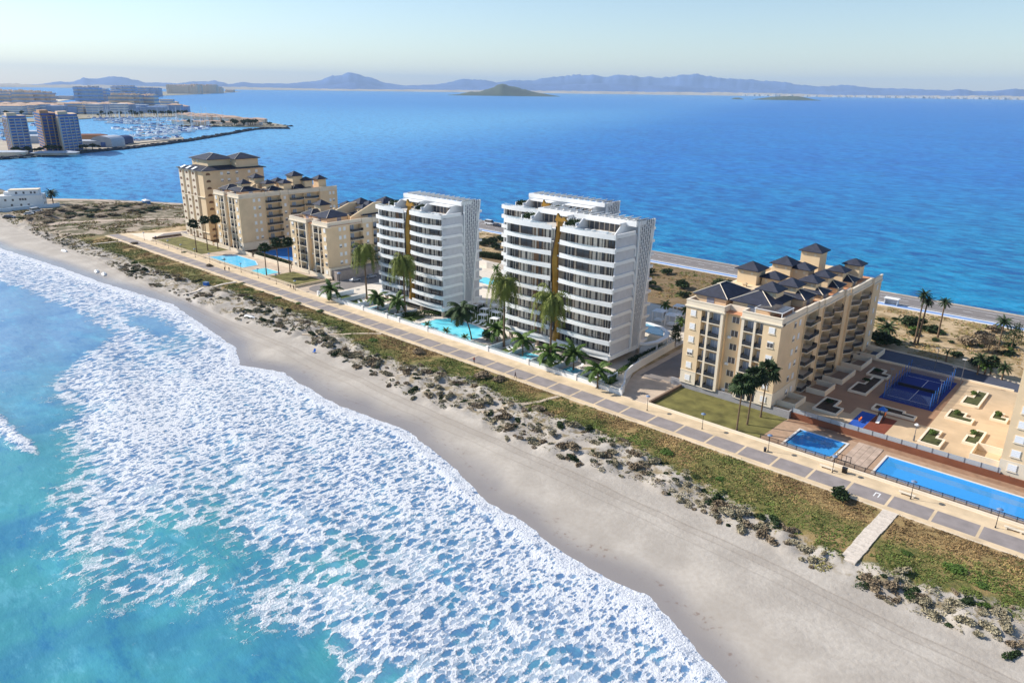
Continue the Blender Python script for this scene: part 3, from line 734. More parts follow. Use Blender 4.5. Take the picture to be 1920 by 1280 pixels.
    b.box(xl, W+.3, yb0, yb0+.5, Pz-1.35, Pz)                       # deep front beam
    b.box(xl, W+.3, yb1-.3, yb1, Pz-.5, Pz-.02)
    b.box(xl, xl+.4, yb0+.51, yb1-.31, Pz-1.0, Pz-.03)
    b.box(W-.1, W+.3, yb0+.51, yb1-.31, Pz-1.2, Pz-.03)
    x = xl+.9
    while x < W-.4:
        b.add([(x,yb0+.5,Pz-.15),(x+1.1,yb0+.5,Pz+.45),(x+1.1,yb1+1.4,Pz+.45),(x,yb1+1.4,Pz-.15),(x,yb0+.5,Pz-.3),(x+1.1,yb0+.5,Pz+.3),(x+1.1,yb1+1.4,Pz+.3),(x,yb1+1.4,Pz-.3)],
              [(0,1,2,3),(7,6,5,4),(0,4,5,1),(2,6,7,3),(1,5,6,2),(3,7,4,0)]); x += 2.5
    # left end screen
    for i in range(9):
        y = yb0+(yb1-yb0-.4)*i/8; b.box(xl+.1, xl+.3, y, y+.22, zr, Pz-1.0)
    for x in (W*.35, W*.65): b.box(x, x+.3, yb1-.3, yb1-.02, zr, Pz-.5)
    b.build('pergola', m_twhite, r)
    return r
tower('left white tower with golden ribbon, beside the sandstone blocks and left of the main pool', -207, 158.6, 33, 17.2, 34.6, 38.0)
tower('nearest white tower with golden ribbon, between main pool and access road', -146, 158.8, 39.2, 18, 37.4, 39.7)
tower('white tower half hidden behind the nearest white tower, its roof pergola showing above', -176, 190, 37, 17, 34.8, 38.2)
# ================================================================ SANDSTONE BLOCKS
m_roof = None
def roof_mat():
    n = NT('roof_tiles_slate')
    X, Y, Z = n.xyz()
    wv = n.N.new('ShaderNodeTexWave'); wv.inputs['Scale'].default_value = 1.1; wv.bands_direction = 'DIAGONAL'; n.L.new(n.pos, wv.inputs['Vector'])
    c = n.mix(n.step(wv.outputs[1], .2, .8), hx(22,26,42), hx(40,46,66))
    c = n.mix(n.step(n.noise(.8, 5, .6), .4, .7, 0, .5), c, hx(58,64,84))
    n.L.new(c, n.b.inputs['Base Color']); n.b.inputs['Roughness'].default_value = .55; n.b.inputs['Specular IOR Level'].default_value = .25
    n.bump(wv.outputs[1], .6, .12); return n.m
m_roof = roof_mat()
m_shut = mat('shutter_white', hx(232,232,232), .6, .04, 1)
m_door = mat('sliding_door_pale', hx(150,160,178), .25, .25, .6, spec=.5, rnd=.3)
m_rail = m_smoke
m_awn = mat('awning_cream', hx(220,206,178), .8, .05, 1)
_sw = {}
def shutter_window(w_, h_):
    k = (w_, h_)
    if k not in _sw:
        f = MB().box(-w_/2-.1, w_/2+.1, -.08, .03, -.1, h_+.1).box(-w_/2-.2, w_/2+.2, -.18, .03, -.22, -.1)
        p = MB().box(-w_/2, w_/2, -.11, -.06, 0, h_)
        for i in range(4): p.box(-w_/2, w_/2, -.135, -.112, .1+i*h_/4, .2+i*h_/4)
        _sw[k] = (f.mesh('window', m_cream), p.mesh('shutter', m_shut))
    return _sw[k]
_rs = random.Random(99)
def add_window(r, x, y, z, rz=0, w_=1.4, h_=1.45):
    a, b = shutter_window(w_, h_); o = put('window', a, r, (x, y, z), rz); k = _rs.random()
    f = 1 if k < .6 else (.62 if k < .85 else .25)
    if f < 1:
        if ('g', w_, h_) not in _sw: _sw[('g', w_, h_)] = MB().m(0).box(-w_/2, w_/2, -.095, -.06, 0, h_).m(1).box(-.03, .03, -.12, -.094, 0, h_).mesh('pane', [m_glassd, m_shut])
        put('pane', _sw[('g', w_, h_)], o)
    s = put('shutter', b, o, (0, -.006, h_*(1-f))); s.scale = (1, 1, f); return o
_bc = {}
def add_balcony(r, x, y, z, w_, dep, rz=0, curved=False, rail=None):
    """slab with smoked balustrade; x,y is the middle of the back edge, outward is -y before turning"""
    k = (round(w_,2), round(dep,2), curved)
    if k not in _bc:
        b = MB()
        if curved:
            pts = [(-w_/2+w_*i/10, -dep*(.55+.45*math.sin(math.pi*i/10))) for i in range(11)]
            b.prism(pts+[(w_/2, 0), (-w_/2, 0)], -.22, .0); ln = pts
        else:
            b.box(-w_/2, w_/2, -dep, 0, -.22, .0); ln = [(-w_/2, -.05), (-w_/2, -dep+.05), (w_/2, -dep+.05), (w_/2, -.05)]
        g = MB(); g.wall([(p[0]*.985, p[1]+.02) for p in ln], .0, .92, .04); t = MB(); t.wall([(p[0]*.985, p[1]+.02) for p in ln], .92, .99, .09)
        _bc[k] = (b.mesh('balcony', m_cream), g.mesh('balustrade', m_smoke), t.mesh('handrail', m_darkm))
    a, g, t = _bc[k]; o = put('balcony', a, r, (x, y, z), rz); put('balustrade', g, o); put('handrail', t, o); return o
_dr = {}
def add_door(r, x, y, z, w_, h_=2.2, rz=0):
    k = (round(w_,2), h_)
    if k not in _dr:
        b = MB().m(0).box(-w_/2, w_/2, -.06, .02, 0, h_).m(1)
        for s in (-w_/2, -.04, w_/2-.08): b.box(s, s+.08, -.1, -.055, 0, h_)
        _dr[k] = b.mesh('sliding_door', [m_door, m_shut])
    return put('sliding_door', _dr[k], r, (x, y, z), rz)
def add_roof(r, x0, x1, y0, y1, z, h):
    o = MB().hip(x0, x1, y0, y1, z, h).build('roof', m_roof, r)
    MB().ribs(x0, x1, y0, y1, z, h, .10).build('ridge_tiles', m_cream, o); return o
def turret(r, cx, cy, s, zb, zt, h=1.7, win=True):
    b = MB().box(cx-s/2, cx+s/2, cy-s/2, cy+s/2, zb, zt)
    for dx in (-s/4, s/4): b.m(1).box(cx+dx-.3, cx+dx+.3, cy-s/2-.03, cy-s/2+.1, zt-1.2, zt-.4)
    o = b.m(0).build('turret', [m_sandp, m_cream], r)
    a = MB().hip(cx-s/2-.7, cx+s/2+.7, cy-s/2-.7, cy+s/2+.7, zt+.15, h).build('turret_roof', m_roof, o)
    return o
def chimney(r, x, y, z, h=1.6):
    MB().box(x-.45, x+.45, y-.35, y+.35, z, z+h).box(x-.6, x+.6, y-.5, y+.5, z+h, z+h+.18).box(x-.35,x+.35,y-.25,y+.25,z+h+.18,z+h+.45).build('chimney', m_sandp, r)
def beige(label, X0, Y0, W, D, zb, nf, H, a, c, side, attic, turrets, chims=(), base=True):
    """front on -y: left wing 0..a, recess a..c, right wing c..W. side: list of (y0, y1, kind, x of wall) on the +x face"""
    r = thing('sandstone_apartment_block', label, 'apartment block', (X0, Y0, zb))
    H -= zb; h = (H-1.5)/nf; top = H-1.5; q = 1.6
    w0 = 4.3                                      # solid wall at the outer edge of each wing
    b = MB()
    xs_ = [s[3] for s in side]
    for (y0, y1, kd, xw) in side:
        xi = xw-1.7 if kd == 'balc' else xw
        b.box(.0, xi, max(y0, q), y1, 0, top)
        if y0 < q: b.box(W-w0, xi, y0, q-.001, 0, top)
    b.box(0, w0, 0, q-.002, 0, top)
    b.m(1)
    for x in (a-.7, c, W-w0-.002-4.2, w0+3.0):           # pillars between balconies
        pass
    pl = [(w0+.02, .0), (w0+1.6, .55), (a-.75, .7)]
    pr = [(c, .7), (W-w0-2.3, .55)]
    for x, wd in pl[1:]+pr: b.box(x, x+wd, -.12, q-.01, 0, top)
    b.m(0).box(a, a+.25, q-.9, 2.2, 0, top); b.box(c-.25, c, q-.9, 2.2, 0, top)
    b.build('wall', [m_sand, m_cream], r)
    # cornices, parapet and belt course
    b = MB()
    for z0_, z1_, o_ in ((top-.55, top-.25, .18), (top-.25, top, .34), (top, top+1.35, .06), (top+1.35, top+1.5, .16)):
        b.box(-o_, a+o_, -o_, .5 if z0_ >= top else q, z0_, z1_); b.box(c-o_, W+o_, -o_, .5 if z0_ >= top else q, z0_, z1_)
        if z0_ >= top: 
            b.box(-o_, .4, .501, D, z0_, z1_); b.box(a-.4+o_, a+o_, .501, 3.4, z0_, z1_); b.box(c-o_, c+.4-o_, .501, 3.4, z0_, z1_); b.box(a+o_+.001, c-o_-.001, 3.0, 3.39, z0_, z1_)
        for i, (y0, y1, kd, xw) in enumerate(side):
            yy = .501 if i == 0 else y0; zt_ = z1_
            b.box(xw-.4, xw+o_+.001*i, yy+(.002 if z0_ < top else 0), y1-.001, z0_, zt_)
    zt_ = h+.1
    b.box(-.12, w0, -.12, .2, zt_-.2, zt_); b.box(W-w0, W+.12, -.12, .2, zt_-.2, zt_); b.box(W-.2, W+.121, .201, side[0][1], zt_-.2, zt_)
    b.build('cornice', m_cream, r)
    MB().box(.4, W-.4, .5, D-.1, top-.08, top+.06).build('roof_terrace', mat('roof_terrace_tile', hx(196,140,104), .85, .12, .8), r)
    MB().box(-.04, w0, -.05, 0.1, 0, h-.1).build('plinth', m_cream, r); MB().box(W-w0, W+.05, -.05, .1, 0, h-.1).box(W-.1, W+.051, .101, side[0][1]-.01, 0, h-.1).build('plinth', m_cream, r)
    for k in range(nf):
        z = k*h
        for x in (2.1, W-2.1): add_window(r, x, -.002 if k else -.055, z+1.0)
        # balcony bays
        for (x0, x1) in ((w0+2.15, a-.75), (c+.7, W-w0-2.3)):
            if x1-x0 > .8:
                add_balcony(r, (x0+x1)/2, q-.005, z+.12, x1-x0, q+.12); add_door(r, (x0+x1)/2, q-.02, z+.14, min(2.4, (x1-x0)*.85))
        for (x0, x1) in ((w0, w0+1.6), (W-w0-1.75, W-w0)):
            add_balcony(r, (x0+x1)/2, q-.005, z+.12, x1-x0, q-.1)
            add_door(r, (x0+x1)/2, q-.02, z+.14, .9)
        # recess window with cooler
        o = add_window(r, (a+c)/2+.3, q+.6-.6+.0, z+.95, 0, 1.6, 1.5) if False else None
        w = MB().m(0).box(-.9, .9, -.06, .03, 0, 1.5).m(1).box(-.97, -.88, -.09, .03, -.05, 1.55).box(.88, .97, -.09, .03, -.05, 1.55).box(-.04, .04, -.09, .03, 0, 1.5)
        if 'rw' not in _dr: _dr['rw'] = w.mesh('recess_window', [m_glassd, m_shut])
        if 'ac' not in _dr: _dr['ac'] = MB().box(-.45, .45, -.4, 0, 0, .6).cyl((0,-.42,.3),(0,-.4,.3),.22,.22,10).mesh('air_conditioner', m_white)
        put('recess_window', _dr['rw'], r, ((a+c)/2+.2, q-.01, z+1.0))
        if k % 2 == 0: put('air_conditioner', _dr['ac'], r, ((a+c)/2-.9 if c-a > 3 else (a+c)/2, q-.03, z+.35))
    for i, (y0, y1, kd, xw) in enumerate(side):
        for k in range(nf):
            z = k*h
            if kd == 'wall':
                L_ = y1-y0
                ps = [L_*.58, L_*.78] if L_ > 8 else ([L_/2] if L_ > 3 else [])
                for p in ps: add_window(r, xw+.002 if k else xw+.053, y0+p, z+1.0, R(90), 1.1, 1.35)
            elif kd == 'balc':
                L_ = y1-y0; m_ = 2 if L_ > 9 else 1
                for j in range(m_):
                    yc = y0+L_*(j+.5)/m_
                    add_balcony(r, xw-1.7, yc, z+.12, L_/m_-.25, 3.0, R(90), curved=m_ > 1)
                    add_door(r, xw-1.69, yc-.8, z+.14, 2.0, 2.2, R(90))
                    if k and j == 0: pass
        if kd == 'balc':                     # divider pier walls between flats
            b = MB()
            if y1-y0 > 9: b.box(xw-1.7, xw-.1, (y0+y1)/2-.1, (y0+y1)/2+.1, 0, top-.56)
            b.box(xw-1.7, xw, y0-.003, y0+.25, 0, top-.56); b.box(xw-1.7, xw, y1-.25, y1+.003, 0, top-.56)
            b.build('pier', m_sandp, r)
    for (x0, x1, y0, y1, zt, rh) in attic:
        b = MB(); b.box(x0+.6, x1-.6, y0+.6, y1-.6, top, top+zt).build('attic', m_sandp, r)
        add_roof(r, x0, x1, y0, y1, top+zt+.15, rh)
        MB().m(0).box(x1-.62, x1-.55, (y0+y1)/2-1, (y0+y1)/2+1, top+.2, top+2.0).box((x0+x1)/2-1, (x0+x1)/2+1, y0+.52, y0+.6, top+.2, top+2.0).build('attic_window', m_door, r)
    for t in turrets: turret(r, *t[:3], top+t[3], top+t[4], t[5] if len(t) > 5 else 1.6)
    for c_2 in chims: chimney(r, c_2[0], c_2[1], top+c_2[2])
    return r
# D: block right of the access road
side = [(0,14.5,'wall',24.6),(14.5,21.5,'balc',24.9),(21.5,24.5,'pier',25.3),(24.5,38,'balc',25.6),(38,41,'pier',26.2),(41,57,'balc',26.8),(57,64,'wall',27.4)]
D_ = beige('large sandstone apartment block with many blue slate turrets, right of the access road', -85.8, 161, 24.6, 64, 1.5, 6, 23.8, 10.2, 14.9, side,
  attic=[(-.2,9.3,3.0,16,2.3,2.4),(9.6,20.5,3.6,17,2.3,2.5),(14,23.0,17.1,25,2.0,1.9),(17.2,24,26.5,33,1.7,1.4),(17.5,24.4,36.5,43,1.7,1.4),(18,25,46,52,1.7,1.4)],
  turrets=[(16.4,11.5,4.6,2.5,4.9,1.9),(5.0,25,5.4,0,6.0,1.9),(10.5,27,4.6,0,4.2,1.6),(9.2,37,5.2,0,6.2,1.9),(14,38,4.4,0,5.4,1.6),(12,50,5.4,0,8.2,2.0),(17.6,21,4.4,1.6,4.6,1.7),(19.4,29.8,4.0,1.6,4.3,1.6),(19.6,38,4.0,1.6,4.3,1.5),(20.2,47.5,4.0,1.6,4.2,1.5),(21.2,57.5,4.2,.5,4.6,1.5)],
  chims=[(6,19.5,1.2),(12,20,2.0),(13,31,1.0),(16,34,.4),(10,44,.4),(16,44,.6),(18,52,.4),(7,30,.4),(13,24,1.0),(19,54,.2)])
b = MB(); z = 20.8
b.box(1.5, 12, 18, 34, z, z+2.2); b.prism([(2,19),(2,45),(13,45),(13,33)], z, z+1.6); b.box(2,15,45,60,z,z+2.4)
b.build('stair_hall', m_sandp, D_)
b = MB()                                         # corner pergola with dark solar panel
for x in (17.6, 24.1):
    for y in (.7, 7.0): b.box(x-.08, x+.08, y-.08, y+.08, 20.8, 23.3)
b.box(17.4, 24.3, .55, .75, 23.3, 23.45); b.box(17.4, 24.3, 7.0, 7.2, 23.3, 23.45); b.box(17.4,17.6,.76,6.99,23.3,23.45); b.box(24.1,24.3,.76,6.99,23.3,23.45)
pg = b.build('roof_pergola', m_white, D_); MB().box(17.65,24.05,1.0,6.9,23.46,23.54).build('solar_panel', m_glassd, pg)
b = MB()                                         # ground floor garden walls on the courtyard side
for (y0, y1, xo) in ((3,9.5,4.3),(16,23,4.6),(27,37,5),(41,50,5.2),(53,61,5.4)):
    x0 = 24.9 if y0 < 15 else 26.9
    b = MB(); b.wall([(x0, y0), (x0+xo, y0), (x0+xo, y1), (x0, y1)], -.1, 1.4, .3); b.build('garden_wall', m_cream, D_)
# C, B, A on the left
side = [(0,11,'wall',26),(11,17,'balc',26.2),(17,22,'wall',26.6),(22,28,'balc',27),(28,34,'wall',27)]
C_ = beige('lowest of the three left sandstone blocks, beside the left white tower', -271.5, 162.5, 27, 36, 1.0, 6, 22.6, 12.2, 16.6, side,
  attic=[(1,8,5,14,1.8,1.8),(9.0,20.5,4.2,17,2.0,2.2),(15,24,19,28,2.0,1.8)],
  turrets=[(4.5,13,4.4,1.5,5.2,1.9),(10,22,4.4,0,4.6,1.7),(13,27,5.6,0,5.4,2.1),(17.5,28,4.6,0,5.0,1.7),(20,23,4.0,1.5,4.4,1.5),(21,33,4.6,0,5.6,1.8),(16,38,5,0,5.5,1.8)],
  chims=[(12,14,2.4),(20,15,.4),(8,20,.6)])
MB().prism_x([(8,21),(8,22),(20,26.2),(24,26.2),(24,21)], 13.5, 14.1).build('stair_gable', m_sandp, C_); MB().prism_x([(14,21),(14,22),(26,26.8),(30,26.8),(30,21)], 22.6, 23.2).build('stair_gable', m_sandp, C_)
# service wall and garage level of the block facing the turning circle
b = MB(); b.box(27.1, 30.4, .6, 34, -1.05, 2.6); b.build('podium', mat('podium_stone', hx(158,146,138), .85, .12, .8), C_)
side = [(0,13,'wall',23),(13,21,'balc',23.3),(21,25,'wall',23.8),(25,42,'balc',24.2),(42,52,'wall',24.6)]
B_ = beige('middle one of the three left sandstone blocks, behind the larger left pool', -338, 163.5, 23.4, 50, 1.0, 7, 26.6, 9.8, 13.4, side,
  attic=[(-.2,7.5,2.6,12,1.9,1.9),(6.8,19,3.4,14.5,1.9,2.2),(15,22,16,24,1.7,1.6),(16,23.5,28,38,1.7,1.6)],
  turrets=[(12.5,9,4.4,1.7,4.9,1.9),(8,18,4.8,0,6.6,1.8),(16.5,19,4.0,1.5,4.5,1.7),(12,27,4.4,0,4.6,1.6),(17.5,33,5.4,0,7.2,2.1),(20,26,4.2,1.3,4.5,1.6),(21,37,4.4,1.0,5.0,1.6),(20.5,45,4.4,.5,5,1.8)],
  chims=[(14,15,2.0),(9,24,.3)])
MB().prism_x([(9,24.2),(9,25),(17,29),(21,29),(21,24.2)], 10.6, 11.3).build('stair_gable', m_sandp, B_); MB().prism_x([(26,24.2),(26,25),(33,30),(36,30),(36,24.2)], 15, 15.6).build('stair_gable', m_sandp, B_)
# A: tall block with arched balcony columns
def blockA(X0, Y0, zb, W, D, H):
    r = thing('sandstone_apartment_block', 'tallest leftmost sandstone block with arched loggias and long hipped slate roof', 'apartment block', (X0, Y0, zb))
    H -= zb; nf = 10; h = H/nf
    b = MB(); b.m(0).box(0, W, 1.2, D, 0, H)
    cols = [(.0,3.6),(6.4,10.6),(13.2,17.2)]
    b.box(19.4, W, 0, 1.199, 0, H); b.m(1)
    b.box(3.6,5.0,.5,1.199,0,H); b.m(0).box(17.21,19.39,.7,1.199,0,H)
    b.build('wall', [m_sand, m_cream], r)
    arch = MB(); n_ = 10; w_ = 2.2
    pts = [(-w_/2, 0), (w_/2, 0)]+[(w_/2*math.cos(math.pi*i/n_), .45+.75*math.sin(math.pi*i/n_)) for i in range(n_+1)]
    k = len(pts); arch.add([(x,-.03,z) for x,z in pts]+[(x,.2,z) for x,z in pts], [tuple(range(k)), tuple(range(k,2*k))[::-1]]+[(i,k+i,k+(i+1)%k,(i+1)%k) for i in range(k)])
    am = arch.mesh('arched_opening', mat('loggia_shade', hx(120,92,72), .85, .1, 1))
    for ci, (x0, x1) in enumerate(cols):
        MB().box(x0, x1, -.4, 1.199, 0, H-.05).build('loggia_column', m_cream, r)
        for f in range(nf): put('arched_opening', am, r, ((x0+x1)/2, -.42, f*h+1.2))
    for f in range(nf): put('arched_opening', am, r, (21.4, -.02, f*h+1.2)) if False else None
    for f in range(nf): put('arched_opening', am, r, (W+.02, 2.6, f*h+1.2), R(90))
    for f in range(nf):
        for y in (9.5, 13.0, 17.5, 24, 28): add_window(r, W+.002, y, f*h+1.1, R(90), 1.3, 1.3)
    b = MB()
    for z in (h+.0, H*.62, H-.35): b.box(-.12, W+.12, -.52, D+.1, z, z+.28)
    b.build('belt_course', m_cream, r)
    add_roof(r, -1, W+1.2, -1.2, D+1, H+.2, 2.6)
    for (x0,x1,y0,y1) in ((2,W-6,6,19),(W-12,W-1,18,30)):
        MB().box(x0,x1,y0,y1,H+.2,H+4.6).build('penthouse', m_sandp, r); add_roof(r, x0-1, x1+1, y0-1, y1+1, H+4.7, 2.4)
        for q_ in (x0+2, x0+6): add_window(r, q_, y0-.002, H+2.9, 0, 1.2, 1.0)
    for i in range(3): MB().m(0).prism_x([(-1.0,H+.35),(1.4,H+1.35),(1.4,H+1.5),(-1.0,H+.5)], 3+i*6, 5.2+i*6).build('roof_light', m_shut, r)
    return r
blockA(-373.5, 164.5, 1.0, 24.5, 32, 34.2)
# ================================================================ COURTYARD, POOLS, GARDENS
def water_mat(name, c1, c2):
    n = NT(name); a = n.noise(.25, 4); n.L.new(n.mix(n.step(a, .35, .65), c1, c2), n.b.inputs['Base Color'])
    n.b.inputs['Roughness'].default_value = .12; n.b.inputs['Specular IOR Level'].default_value = .25
    n.bump(n.noise(1.6, 4, .5, None, 1.0), .25, .12); return n.m
m_pool = water_mat('pool_water_blue', hx(52,152,232), hx(74,172,242))
m_poolt = water_mat('pool_water_turquoise', hx(96,206,226), hx(124,220,234))
m_pclear = glass_mat('pool_water_clear', hx(70,176,246), .42)
m_pooll = mat('pool_liner_blue', hx(86,180,246), .4, .05, 1)
def pool(name, label, poly, z, wm, cop=.45, curb=.05, deep=False):
    r = thing('swimming_pool', label, 'swimming pool', (poly[0][0], poly[0][1], z))
    px, py = poly[0]; q = [(x-px, y-py) for x, y in poly]; n_ = len(q)
    b = MB(); b.prism(q, -.16 if deep else -.06, -.14 if deep else -.035); b.build('water', wm, r)
    if deep:
        b = MB(); b.prism(q, -1.75, -1.7)
        for i in range(4):
            (ax, ay), (bx, by) = q[i], q[(i+1) % 4]; b.box(min(ax,bx)-.05, max(ax,bx)+.05, min(ay,by)-.05, max(ay,by)+.05, -1.74, -.03)
        b.build('basin', m_pooll, r)
    b = MB(); cx = sum(p[0] for p in q)/n_; cy = sum(p[1] for p in q)/n_
    a = sum(q[i][0]*q[(i+1)%n_][1]-q[(i+1)%n_][0]*q[i][1] for i in range(n_)); sg = 1 if a > 0 else -1
    outp = []
    for i in range(n_):
        p0, p1, p2 = Vector(q[i-1]), Vector(q[i]), Vector(q[(i+1)%n_])
        d1, d2 = (p1-p0).normalized(), (p2-p1).normalized(); n1, n2 = Vector((d1.y,-d1.x))*sg, Vector((d2.y,-d2.x))*sg
        nn = (n1+n2); nn = nn/max(.4, nn.length_squared/2) ; outp.append(p1+nn*cop)
    for i in range(n_):
        j = (i+1) % n_; A, B, C2, D2 = q[i], q[j], outp[j], outp[i]
        pts = [A,B,(C2.x,C2.y),(D2.x,D2.y)]
        b.add([(x,y,-.1) for x,y in pts]+[(x,y,curb) for x,y in pts], [(4,5,6,7),(0,4,7,3),(1,2,6,5),(2,3,7,6),(0,1,5,4)] if sg < 0 else [(7,6,5,4),(0,4,7,3)[::-1],(1,2,6,5)[::-1],(2,3,7,6)[::-1],(0,1,5,4)[::-1]])
    b.build('coping', m_tile, r)
    return r
# platforms
sheet('raised_terrace', [rect(-87.2,-14,163.0,214.5), rect(-87.2,-57.5,214.5,228)], 1.46, mat('terrace_fill', hx(196,164,126), .85, .1, .4), t=1.5)
sheet('courtyard_paving', [[(-60.2,163.3),(-15.3,163.3),(-15.3,214.3),(-57.5,214.3)]], 1.5, mat('courtyard_tiles', hx(194,170,138), .8, .12, .25, .2, 5), t=.03)
sheet('courtyard_brown_paving', [[(-59.8,171),(-46,171),(-46,176),(-30.5,176),(-30.5,184),(-31,213.5),(-57,213.5)]], 1.506, mat('courtyard_tiles_brown', hx(156,122,96), .85, .12, .25, .1, 5), t=.03)
sheet('car_park', [[(-57.4,214.6),(-15,214.6),(-15,225),(-40,229.6),(-58,230.5)]], .02, m_asphd, t=.2)
b = MB()
for i in range(9): x = -50.5+i*4.1; b.box(x, x+.22, 215.4, 219.8, .0, .03)
struct(b.build('car_park_marking', m_white))
b = MB(); b.wall([(-58,230.6),(-40,229.8),(-15,225.2)], -.1, .35, .3); struct(b.build('car_park_kerb', m_cream))
b = MB(); b.box(-88.5, -57, 161.2, 161.6, -.1, 1.9); b.box(-57, -56.6, 161.2, 163.0, -.1, 1.9)
tag(b.build('retaining_wall', m_stone), 'grey stone retaining wall between the palm lawn and large sandstone block', 'wall')
b = MB(); b.box(-56.58, -14, 162.2, 162.6, -.1, 1.5); b.box(-14,-9,162.2,162.6,-.1,1.3)
rw = thing('retaining_wall', 'long brick red retaining wall with glass rail above the two pools', 'wall', (0,0,0)); b.build('wall_face', m_red, rw)
b = MB(); b.wall([(-56.5,162.4),(-14,162.4)], 1.5, 2.55, .06); b.build('glass_rail', glass_mat('rail_glass_grey', hx(176,184,192), .75), rw)
for i in range(15): MB().box(-56.5+i*3, -56.4+i*3, 162.3, 162.5, 1.49, 2.6).build('rail_post', m_metal, rw)
tag(MB().box(-57.2,-20,214.2,214.6,0,1.95).build('low_wall', m_cream), 'low cream wall between courtyard and car park', 'wall')
# lawn and pool terrace
sheet('lawn', [[(-85,145.9),(-57.4,145.9),(-56.9,161.1),(-85,161.1)]], .03, m_lawn, t=.15)
tag(MB().box(-85.6,-85.05,146,161,-.1,.75).build('dividing_wall', mat('dark_wall', hx(120,100,84), .9, .15, .8)), 'low brown wall between access road and palm lawn', 'wall')
tag(MB().box(-86,60,145.36,145.8,-.1,.45).build('low_wall', m_cream), 'low cream wall along the promenade in front of lawn and pools', 'wall')
sheet('pool_terrace', [rect(-57.3,60,145.85,147.3), rect(-57.3,60,157.4,160.0), rect(-57.3,-52.3,147.3,157.4), rect(-41.8,-33.5,147.3,157.4), rect(14.1,60,147.3,157.4)], .01, m_deck, t=.15)
sheet('path_behind_pools', [[(-56.5,159.9),(60,159.9),(60,162.1),(-56.5,162.1)]], .02, mat('deck_dark', hx(150,118,94), .85, .2, .7), t=.15)
b = MB()
for i, x in enumerate((-40.2,-38.9,-37.6,-36.3)): b.box(x, x+1.25, 147, 160, .0, .12+.0*i)
struct(b.build('paving_strip', mat('worn_paving', hx(176,156,140), .9, .25, .5)))
pool('p', 'small square blue pool beside the palm lawn', rect(-52.2,-41.9,147.4,157.3), .08, m_pclear, deep=True)
pool('p', 'long blue lap pool below the courtyard, running out of the photo on the right', rect(-33.4,14,147.4,157.3), .08, m_pclear, deep=True)
b = MB()
for i in range(4):
    b.m(0).box(-40.6+i*.9, -40.5+i*.9, 147.0, 147.1, 0, 2.2)
b.box(-40.7,-37.7,147.02,147.08,2.1,2.2); b.box(-40.7,-37.7,147.02,147.08,.9,1.0)
tag(b.build('entrance_gate', m_darkm), 'dark metal pool gate between the small and long blue pools', 'gate')
def fence(label, x0, x1, y, z0, h, step, panel, postm, name='fence'):
    r = thing(name, label, 'fence', (x0, y, z0)); L = x1-x0
    MB().box(0, L, -.02, .02, .15, h-.08).build('panel', panel, r)
    MB().box(0, L, -.04, .04, h-.079, h).build('handrail', postm, r)
    n_ = int(L/step)
    pm = MB().box(-.05,.05,-.06,.06,-.1,h+.05).mesh('post', postm)
    for i in range(min(n_+1, 95)): put('post', pm, r, (L*i/n_, 0, 0))
    return r
m_tint = glass_mat('panel_tinted', hx(150,128,108), .35)
fence('thin metal fence with clear panels along the small square pool and lap pool', -57, 30, 146.5, 0.0, 1.15, 2.0, m_tint, m_darkm)
fence('cream railing along the promenade in front of the two left blue pools', -372, -243.6, 145.9, .0, 1.15, 2.6, glass_mat('panel_cream', hx(222,206,180), .55), m_cream)
# planters
def planter(L_, B_, R_, label, plants, seed, notch=None):
    x0, y0 = G(*L_, 2.0); x1, y0b = G(*B_, 2.0); x1b, y1 = G(*R_, 2.0); y0 = (y0+y0b)/2; x1 = (x1+x1b)/2
    r = thing('planter', label, 'planter', (x0, y0, 1.5), group='white walled planters in the courtyard'); w_, d = x1-x0, y1-y0
    a, c = w_*.5, d*.5
    poly = [(0,0),(w_,0),(w_,c),(w_*1.0,c),(w_*.62,c),(w_*.62,d),(0,d)] if notch is None else ([(0,0),(w_,0),(w_,d),(w_*.4,d),(w_*.4,c),(0,c)] if notch == 1 else [(0,0),(w_,0),(w_,d*.6),(w_*.7,d*.6),(w_*.7,d),(0,d)])
    pl = []
    for p in poly:
        if not pl or (abs(p[0]-pl[-1][0])+abs(p[1]-pl[-1][1])) > .01: pl.append(p)
    b = MB(); n_ = len(pl)
    for i in range(n_):
        (ax, ay), (bx, by) = pl[i], pl[(i+1) % n_]; t = .22
        x_0, x_1 = sorted((ax, bx)); y_0, y_1 = sorted((ay, by))
        b.box(x_0-(t if ay != by else -t), x_1+(t if ay != by else -t), y_0-t, y_1+t, -.05, .55-(.003 if ay == by else 0))
    b.build('planter_wall', m_cream, r)
    MB().prism(pl, .0, .38).build('planting', mat('planter_grass', hx(74,78,46), .95, .35, 1.2, .5, 5) if plants else m_soil, r)
    return r, w_, d
PLT = [((1526,763),(1564,776),(1595,756),'L shaped planter nearest the garden walls and playground',0,1,None),
 ((1594,728),(1617,739),(1660,711),'stepped planter left of the padel court, in shade',0,2,1),
 ((1628,698),(1660,710),(1677,698),'planter at the far left corner of the padel court',0,3,None),
 ((1640,760),(1708,789),(1722,778),'long planter between playground and padel court',0,4,2),
 ((1803,753),(1822,760),(1864,739),'zigzag planter right of the padel court near the car park wall',1,5,1),
 ((1775,778),(1816,794),(1834,780),'square planter with lawn right of the padel court',1,6,None),
 ((1722,826),(1760,837),(1781,812),'planter beside the white courtyard lamp',1,7,None),
 ((1807,825),(1822,833),(1858,813),'small sunlit planter in the middle of the bright paving',1,8,1),
 ((1858,783),(1884,790),(1896,779),'planter against the cut off right hand block',1,9,None)]
PLANTERS = [planter(*p[:4], p[4], p[5], p[6])+(p[4],) for p in PLT]
